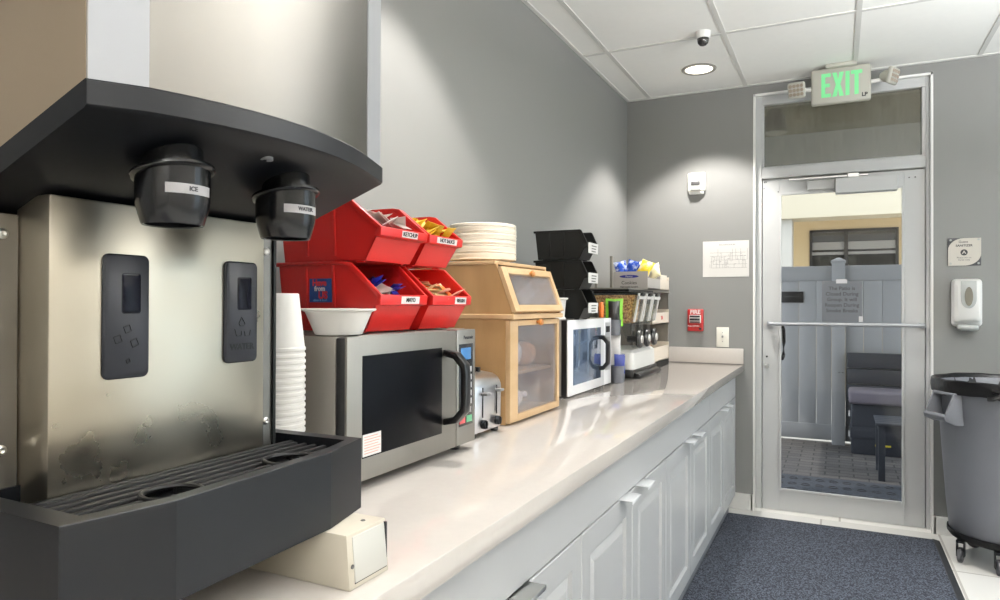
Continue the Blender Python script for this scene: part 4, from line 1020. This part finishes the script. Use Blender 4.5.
# ================================================================== CONDIMENT CADDY BESIDE THE WHITE MICROWAVE
t = thing('condiment_caddy', (0.33, -1.365, 0.914), 'two-level grey cup caddy beside the white microwave', 'caddy')
def caddy_cup(x, y, z, r, h): return MB().lathe([(0.0, z), (r*0.86, z), (r*0.88, z+0.004), (r, z+h), (r+0.002, z+h), (r+0.002, z+h+0.003), (r-0.003, z+h+0.003), (r*0.86-0.003, z+0.006), (0.0, z+0.006)], (x, y, 0), n=36, cap=False)
build('lower_cup', caddy_cup(0.341, -1.365, 0.914, 0.037, 0.078), 'greycup', t)
build('upper_cup', caddy_cup(0.318, -1.355, 1.140, 0.036, 0.072), 'greycup', t)
build('back_post', MB().box(0.262, 0.272, -1.375, -1.350, 0.914, 1.215, 0.002).box(0.262, 0.290, -1.372, -1.350, 1.145, 1.155, 0.001).box(0.262, 0.312, -1.372, -1.350, 0.916, 0.926, 0.001), 'graymetal', t)
for k, (dx, dy, hz, m_, lab) in enumerate(((0.010, -0.012, 0.0, 'navybag', 'blue sachet standing in the lower grey cup, front one'), (0.004, 0.002, 0.006, 'navybag', 'blue sachet standing in the lower grey cup, behind the front one'))):
    mx = Matrix.Translation((0.345+dx, -1.365+dy, 0.9615+0.040+hz)) @ Matrix.Rotation(math.radians(16), 4, 'Z') @ Matrix.Rotation(PI/2-0.06, 4, 'X')
    o = build('sachet', MB().pillow(0.050, 0.085, 0.008, mx, crinkle=0.0005), m_, None); tag(o, lab, 'sachet', 'sachets in the lower grey cup')
for k, (dx, hz) in enumerate(((0.0, 0.0), (0.006, 0.004), (0.014, -0.003))):
    mx = Matrix.Translation((0.318+dx, -1.350+0.010*k, 1.058+0.030+hz)) @ Matrix.Rotation(math.radians(14+10*k), 4, 'Z') @ Matrix.Rotation(PI/2-0.10, 4, 'X')
    o = build('sachet', MB().pillow([0.062, 0.050, 0.014][k], [0.100, 0.100, 0.090][k], 0.006, mx, crinkle=0.0004), ['label', 'label_grey', 'navy'][k], None)
    tag(o, ['white sachet standing between the two grey cups', 'grey sachet leaning between the two grey cups', 'narrow dark blue sachet between the two grey cups'][k], 'sachet')
ob = build('sauce_bottle', MB().lathe([(0.0, 0.0), (0.011, 0.0), (0.012, 0.003), (0.012, 0.056), (0.0095, 0.062), (0.0095, 0.072), (0.0, 0.073)], (0.292, -1.470, 1.2262), n=24, cap=False), 'orange', None)
tag(ob, 'small orange bottle standing on the white microwave', 'bottle')
t = thing('snack_pouch', (0.317, -1.355, 1.146), 'black and lime green pouch standing in the upper grey cup', 'pouch')
mx = Matrix.Translation((0.322, -1.362, 1.246)) @ Matrix.Rotation(math.radians(16), 4, 'Z') @ Matrix.Rotation(PI/2-0.05, 4, 'X')
build('front', MB().pillow(0.056, 0.120, 0.016, mx, crinkle=0.0006), 'black', t)
mx2 = Matrix.Translation((0.319, -1.350, 1.250)) @ Matrix.Rotation(math.radians(16), 4, 'Z') @ Matrix.Rotation(PI/2-0.05, 4, 'X')
build('green_border', MB().pillow(0.084, 0.135, 0.014, mx2, crinkle=0.0006), 'green', t)

# ================================================================== CEREAL STATION
t = thing('cereal_station', (0.25, -0.72, 0.914), 'steel cereal dispenser stand in the counter corner', 'cereal dispenser')
m = MB().box(0.09, 0.340, -1.185, -0.225, 1.362, 1.374, 0.001)
build('top_shelf', m, 'graymetal', t, False)
build('shelf_rail', MB().box(0.085, 0.345, -1.190, -1.183, 1.354, 1.366).box(0.340, 0.345, -1.183, -0.68, 1.354, 1.366), 'black_matte', t, False)
build('back_panel', MB().box(0.090, 0.096, -1.18, -0.225, 0.93, 1.362), 'graymetal', t, False)
build('end_panel', MB().box(0.090, 0.330, -0.226, -0.220, 0.93, 1.362), 'graymetal', t, False)
for x_, y_, zt in ((0.252, -1.176, 1.535), (0.100, -0.96, 1.475), (0.100, -0.24, 1.44)): build('upright', MB().box(x_-0.007, x_+0.007, y_-0.007, y_+0.007, 1.372 if x_ > 0.2 else 0.914, zt, 0.001), 'graymetal', t)
HY = (-1.100, -0.945, -0.790)
for k, yc in enumerate(HY):
    w_ = 0.068
    pf = [(0.130, 1.352), (0.388, 1.352), (0.362, 1.200), (0.340, 1.186), (0.285, 1.186), (0.130, 1.270)]
    h_ = MB()
    outer = pf; inn = [(0.134, 1.349), (0.378, 1.349), (0.353, 1.203), (0.338, 1.190), (0.287, 1.190), (0.134, 1.272)]
    # walls of the clear hopper, open inside
    for a in range(len(pf)):
        b = (a+1) % len(pf)
        if a == 0: continue
        h_.prism([pf[a], pf[b], inn[b], inn[a]], 'y', yc-w_, yc+w_)
    h_.prism(pf, 'y', yc-w_-0.002, yc-w_); h_.prism(pf, 'y', yc+w_, yc+w_+0.002)
    ho = build('hopper', h_, 'clear', t, False)
    ce = [(0.138, 1.336 if k == 0 else 1.30), (0.370 if k == 0 else 0.365, 1.338 if k == 0 else 1.29), (0.349, 1.206), (0.336, 1.193), (0.289, 1.193), (0.138, 1.275)]
    build('cereal', MB().prism(ce, 'y', yc-w_+0.003, yc+w_-0.003), ['cereal', 'cereal2', 'cereal3'][k], ho, False)
    build('hopper_lid', MB().box(0.128, 0.400, yc-w_-0.003, yc+w_+0.003, 1.346, 1.3535, 0.001).box(0.380, 0.402, yc-0.03, yc+0.03, 1.334, 1.352, 0.002), 'black', ho)
    build('front_frame', MB().prism([(0.389, 1.346), (0.396, 1.346), (0.369, 1.200), (0.362, 1.200)], 'y', yc-w_, yc-w_+0.016).prism([(0.389, 1.346), (0.396, 1.346), (0.369, 1.200), (0.362, 1.200)], 'y', yc+w_-0.016, yc+w_).prism([(0.384, 1.330), (0.398, 1.330), (0.395, 1.316), (0.382, 1.316)], 'y', yc-w_, yc+w_), 'label', ho, False)
    build('chute', MB().prism([(0.288, 1.186), (0.345, 1.186), (0.352, 1.10), (0.372, 1.075), (0.352, 1.066), (0.320, 1.10)], 'y', yc-0.035, yc+0.035), 'clear', t, False)
    kn = build('turn_knob', MB().lathe([(0.016, -0.05), (0.016, 0.0), (0.043, 0.002), (0.047, 0.010), (0.043, 0.020), (0.0, 0.024)], (0.372, yc-0.02, 1.112), 'x', 28, cap=False), 'black', t)
    build('knob_cap', MB().lathe([(0.020, 0.0), (0.017, 0.006), (0.0, 0.008)], (0.395, yc-0.02, 1.112), 'x', 24, cap=False), 'nickel', kn)
rings = []
for z_, i_ in ((0.956, 0.0), (1.040, 0.004), (1.055, 0.018)):
    rings.append([(p[0], p[1], z_) for p in rrect(0.16+i_, 0.362-i_, -1.155+i_, -0.690-i_, 0.022)])
build('base_housing', MB().loft(rings), 'trim', t)
m = MB().box(0.15, 0.366, -1.170, -0.680, 0.914, 0.957, 0.004)
m.prism([(0.366, 0.916), (0.402, 0.916), (0.404, 0.924), (0.390, 0.938), (0.366, 0.944)], 'y', -1.165, -0.72, 0.003)
build('catch_tray', m, 'black', t)
def open_tray(z0, z1, m_, nm, ya=-0.660):
    m = MB().box(0.10, 0.335, ya, -0.226, z0, z0+0.006).box(0.329, 0.335, ya, -0.226, z0, z1).box(0.10, 0.335, ya, ya+0.006, z0, z1).box(0.10, 0.335, -0.232, -0.226, z0, z1+0.02)
    return build(nm, m, m_, t, False)
tr = open_tray(1.172, 1.240, 'creambin', 'upper_tray'); text('lettering', 'TEA', 0.030, (0.3356, -0.42, 1.208), *FX, 'sred', tr, bold=0.001)
open_tray(0.950, 1.036, 'creambin', 'lower_tray')
open_tray(1.3745, 1.440, 'creambin', 'top_tray', -0.54)
build('tray_base', MB().box(0.10, 0.333, -0.660, -0.222, 0.914, 0.952), 'black_matte', t, False)
# goods on and in the station
t = thing('snack_carton', (0.25, -0.70, 1.374), 'grey carton of blue snack bags on the top shelf of the cereal station', 'carton')
BX0, BX1, BYa, BYb = 0.157, 0.356, -0.85, -0.555
m = MB().box(BX0, BX1, BYa, BYa+0.006, 1.3745, 1.471).box(BX0, BX1, BYb-0.006, BYb, 1.3745, 1.471).box(BX0, BX0+0.006, BYa+0.006, BYb-0.006, 1.3745, 1.471).box(BX1-0.006, BX1, BYa+0.006, BYb-0.006, 1.3745, 1.436).box(BX0, BX1, BYa+0.006, BYb-0.006, 1.3745, 1.380)
build('case', m, 'greybox', t, False)
xm = (BX0+BX1)/2
build('logo_band', MB().prism([(xm-0.004-0.054*math.cos(a), 1.4435+0.0085*math.sin(a)) for a in [2*PI*k/28 for k in range(28)]], 'y', BYa-0.0012, BYa+0.0002), 'navy', t, False)
text('lettering', 'Pantry', 0.0155, (xm-0.004, BYa-0.0016, 1.4435), *FY, 'label_grey', t, bold=0.0002)
text('lettering', 'Cookies', 0.026, (xm-0.004, BYa-0.0006, 1.4080), *FY, 'ink', t, bold=0.0001)
text('lettering', 'FRESH BAKED CLASSICS', 0.0095, (xm-0.004, BYa-0.0006, 1.3850), *FY, 'ink', t, bold=0.0003)
for k, (x_, y_, z_, rz, rx, ry, m_, lab) in enumerate(((0.190, -0.78, 1.484, 25, 74, 12, 'bluebag', 'blue snack bag at the left end of the grey carton'), (0.240, -0.76, 1.488, -14, 80, -16, 'bluebag', 'blue snack bag in the middle of the grey carton'), (0.280, -0.72, 1.482, 34, 76, 14, 'bluebag', 'blue snack bag in the grey carton beside the yellow bag'),
        (0.320, -0.76, 1.490, 18, 66, -24, 'yellowbag', 'bright yellow snack bag at the right end of the grey carton'), (0.352, -0.68, 1.476, -26, 60, 30, 'palebag', 'pale yellow snack bag hanging over the right end of the grey carton'))):
    mx = Matrix.Translation((x_, y_, z_)) @ Matrix.Rotation(math.radians(rz), 4, 'Z') @ Matrix.Rotation(math.radians(rx), 4, 'X') @ Matrix.Rotation(math.radians(ry), 4, 'Z')
    o = build('snack_bag', MB().pillow(0.072, 0.105, 0.046, mx, 10, 10, crinkle=0.0035), m_, None); tag(o, lab, 'snack bag', 'snack bags in the grey carton')
def carton(x0, x1, y0, y1, z0, z1, label):
    t = thing('carton', ((x0+x1)/2, (y0+y1)/2, z0), label, 'carton')
    build('case', MB().box(x0, x1, y0, y1, z0, z1, 0.001), 'whitebox', t, False)
    pr_ = MB().box(x1-0.045, x1-0.025, y0-0.0006, y0+0.0004, z0+0.045, z0+0.052).box(x1-0.05, x1-0.03, y0-0.0006, y0+0.0004, z0+0.015, z0+0.021)
    build('print', pr_, 'ink_grey', t, False)
carton(0.180, 0.325, -0.405, -0.24, 1.3810, 1.470, 'cream carton standing in the top tray at the far end of the cereal station')
for k, (x_, y_, z_, rz, m_, lab) in enumerate(((0.262, -0.545, 1.226, 70, 'orange', 'orange snack bag in the upper tray of the cereal station'), (0.245, -0.47, 1.228, 85, 'red', 'red snack bag in the upper tray behind the orange one'))):
    mx = Matrix.Translation((x_, y_, z_)) @ Matrix.Rotation(math.radians(rz-60), 4, 'Z') @ Matrix.Rotation(math.radians(80), 4, 'X')
    o = build('snack_bag', MB().pillow(0.075, 0.09, 0.026, mx, 8, 8, crinkle=0.002), m_, None); tag(o, lab, 'snack bag')
mx = Matrix.Translation((0.245, -0.50, 1.003)) @ Matrix.Rotation(math.radians(20), 4, 'Z') @ Matrix.Rotation(math.radians(75), 4, 'X')
o = build('snack_bag', MB().pillow(0.10, 0.085, 0.03, mx, 8, 8, crinkle=0.002), 'bread', None); tag(o, 'brown snack bag in the lower tray of the cereal station', 'snack bag')

# ================================================================== PATIO OUTSIDE THE DOOR
GZ = -0.02
struct('patio_floor', MB().box(-3.0, 5.5, 0.16, 2.72, GZ-0.1, GZ), 'paver')
struct('ground', MB().box(-9, 12, 2.72, 16, GZ-0.12, GZ-0.02), 'concrete')
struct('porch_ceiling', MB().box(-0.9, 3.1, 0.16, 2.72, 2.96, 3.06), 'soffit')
struct('porch_beam', MB().box(-0.9, 3.1, 2.72, 2.92, 2.60, 3.06), 'beam')
t = thing('patio_mat', (1.3, 0.85, GZ), 'dark patterned doormat on the patio just outside the door', 'mat')
build('mat', MB().box(0.75, 1.95, 0.45, 1.15, GZ, GZ+0.008, 0.002), 'slate', t, False)
pm = MB()
for k in range(13):
    for j in range(4):
        xx, yy = 0.81+k*0.09, 0.53+j*0.17; pm.torus((xx, yy, GZ+0.008), 0.028, 0.004, n=16, m=6)
build('scroll_pattern', pm, 'rubber', t)
FYF = 2.62
def fence_panel(x0, x1, zt, label):
    t = thing('vinyl_fence', ((x0+x1)/2, FYF, GZ), label, 'fence', 'pale grey vinyl fence panels')
    m = MB(); bw = 0.152; x = x0
    while x < x1-0.001:
        b = min(x+bw, x1); m.box(x+0.001, b-0.001, FYF+0.012, FYF+0.034, 0.02, zt, 0.004); x = b
    build('board', m, 'vinyl', t)
    build('top_rail', MB().box(x0, x1, FYF, FYF+0.05, zt-0.14, zt, 0.006), 'vinyl', t)
    build('bottom_rail', MB().box(x0, x1, FYF, FYF+0.05, 0.012, 0.16, 0.006), 'vinyl', t)
    return t
fence_panel(-0.72, 1.236, 1.66, 'pale grey vinyl fence panel left of the post, with a black plaque')
fence_panel(1.352, 3.10, 1.66, 'pale grey vinyl fence panel right of the post, behind the patio bench')
def post(x, label):
    t = thing('fence_post', (x, FYF, GZ), label, 'fence post', 'pale grey vinyl fence posts')
    build('shaft', MB().box(x-0.057, x+0.057, FYF-0.045, FYF+0.069, GZ, 1.70, 0.004), 'vinyl', t)
    m = MB(); z = 1.70; cy_ = FYF+0.012
    m.loft([[(x+sx*a, cy_+sy*a, zz) for sx, sy in ((-1, -1), (1, -1), (1, 1), (-1, 1))] for a, zz in ((0.064, z-0.012), (0.066, z), (0.055, z+0.012), (0.012, z+0.035))])
    build('cap', m, 'vinyl', t)
    for bx in (x+0.006, x+0.036): build('bolt', MB().lathe([(0.006, 0), (0.004, -0.004)], (bx, FYF-0.045, 0.66), 'y', 10), 'ink_grey', t)
post(1.294, 'pale grey vinyl fence post with a pyramid cap, behind the door notice')
t = thing('fence_plaque', (0.90, FYF, 1.30), 'small black plaque fixed to the left fence panel', 'plaque')
build('plate', MB().box(0.79, 0.993, FYF-0.004, FYF+0.013, 1.312, 1.418, 0.003), 'plaque', t)
build('engraving', MB().box(0.83, 0.90, FYF-0.0048, FYF-0.0038, 1.364, 1.376).box(0.915, 0.955, FYF-0.0048, FYF-0.0038, 1.366, 1.373), 'ink_grey', t, False)
# storage bench
t = thing('storage_bench', (1.9, 2.4, GZ), 'dark navy plastic storage bench with a mauve cushion on the patio', 'bench')
build('box', MB().box(1.395, 2.55, 2.22, 2.53, GZ, 0.42, 0.012, 3).box(1.388, 2.556, 2.21, 2.53, 0.12, 0.22, 0.006), 'deck', t)
bk = MB()
for z0 in (0.42, 0.565, 0.71): bk.box(1.365, 2.58, 2.50, 2.565, z0+0.004, z0+0.141, 0.008)
build('backrest', bk, 'deck', t)
build('cushion', MB().box(1.375, 2.56, 2.16, 2.50, 0.425, 0.545, 0.03, 4), 'cushion', t)
build('side_strip', MB().box(1.58, 1.70, 2.205, 2.222, 0.065, 0.078), 'gold', t)
for zz in (0.12, 0.30): build('hinge', MB().lathe([(0.012, 0), (0.012, 0.05)], (1.386, 2.30, zz), 'z', 10), 'nickel', t)
# side table
t = thing('side_table', (1.78, 1.47, GZ), 'small dark slatted side table in front of the patio bench', 'table')
m = MB()
for k in range(5): m.box(1.545, 2.02, 1.245+k*0.088, 1.245+k*0.088+0.082, 0.392, 0.412, 0.003)
build('tabletop', m, 'tablem', t)
build('apron', MB().box(1.565, 2.00, 1.262, 1.280, 0.34, 0.392).box(1.565, 2.00, 1.655, 1.673, 0.34, 0.392).box(1.565, 1.583, 1.28, 1.655, 0.34, 0.392).box(1.982, 2.00, 1.28, 1.655, 0.34, 0.392), 'tablem', t)
for x_ in (1.560, 1.962):
    for y_ in (1.257, 1.638): build('leg', MB().box(x_, x_+0.045, y_, y_+0.040, GZ, 0.392, 0.003), 'tablem', t)
# building across the way
t = thing('neighbour_building', (1.5, 8, GZ), 'cream and tan stucco building beyond the fence', 'building')
build('fascia', MB().box(-6, 9, 6.0, 6.5, 2.52, 3.9), 'fascia', t, False)
build('wall', MB().box(-6, 0.885, 7.4, 7.7, GZ, 2.7).box(2.115, 9, 7.4, 7.7, GZ, 2.7).box(0.885, 2.115, 7.4, 7.7, GZ, 1.0).box(0.885, 2.115, 7.4, 7.7, 2.475, 2.7), 'stucco', t, False)
build('soffit', MB().box(-6, 9, 6.5, 7.4, 2.62, 2.7), 'stucco', t, False)
build('roof', MB().box(-6, 9, 6.0, 11.0, 3.9, 4.0), 'beam', t, False)
build('column', MB().box(0.36, 0.70, 6.1, 6.45, GZ, 2.52, 0.01), 'colwhite', t, False)
wn = build('window', MB().box(0.885, 0.925, 7.38, 7.5, 1.0, 2.475).box(2.075, 2.115, 7.38, 7.5, 1.0, 2.475).box(1.378, 1.432, 7.38, 7.5, 1.0, 2.475).box(0.885, 2.115, 7.38, 7.5, 2.435, 2.475).box(0.885, 2.115, 7.38, 7.5, 1.0, 1.04), 'bronze', t, False)
build('pane', MB().box(0.92, 2.08, 7.44, 7.45, 1.03, 2.44), 'bglass', wn, False)
bl = MB()
for z0, z1 in ((2.16, 2.28), (2.08, 2.125)): bl.box(0.925, 1.378, 7.405, 7.43, z0, z1).box(1.432, 2.075, 7.405, 7.43, z0, z1)
build('blind', bl, 'blind', wn, False)
# lamp under the porch
t = thing('porch_lamp', (0.862, 1.0, 2.96), 'dark dome lamp hanging under the porch, seen through the transom', 'lamp')
build('shade', MB().lathe([(0.014, 0.0), (0.014, -0.17), (0.05, -0.20), (0.075, -0.25), (0.088, -0.37), (0.084, -0.37), (0.05, -0.21), (0.0, -0.20)], (0.862, 1.0, 2.96), n=32, cap=False), 'bronze', t)
build('lens', MB().lathe([(0.083, -0.360), (0.084, -0.368), (0.06, -0.378), (0.0, -0.384)], (0.862, 1.0, 2.96), n=32, cap=False), 'dispgrey', t)
# notice on the door glass
t = thing('door_notice', (1.31, 0.055, 1.187), 'grey paper notice about the patio taped inside the door glass', 'notice')
build('sheet', MB().box(1.203, 1.418, 0.0545, 0.0555, 1.187, 1.434), 'notice', t, False)
text('lettering', 'The Patio is\nClosed During\nGroup. It will\nReopen During\nSmoke Breaks', 0.030, (1.311, 0.0541, 1.322), *FY, 'ink', t, bold=0.0004, space=1.12)
build('tape', MB().box(1.28, 1.34, 0.0538, 0.0546, 1.42, 1.445).box(1.402, 1.424, 0.0538, 0.0546, 1.188, 1.222), 'label_grey', t, False)
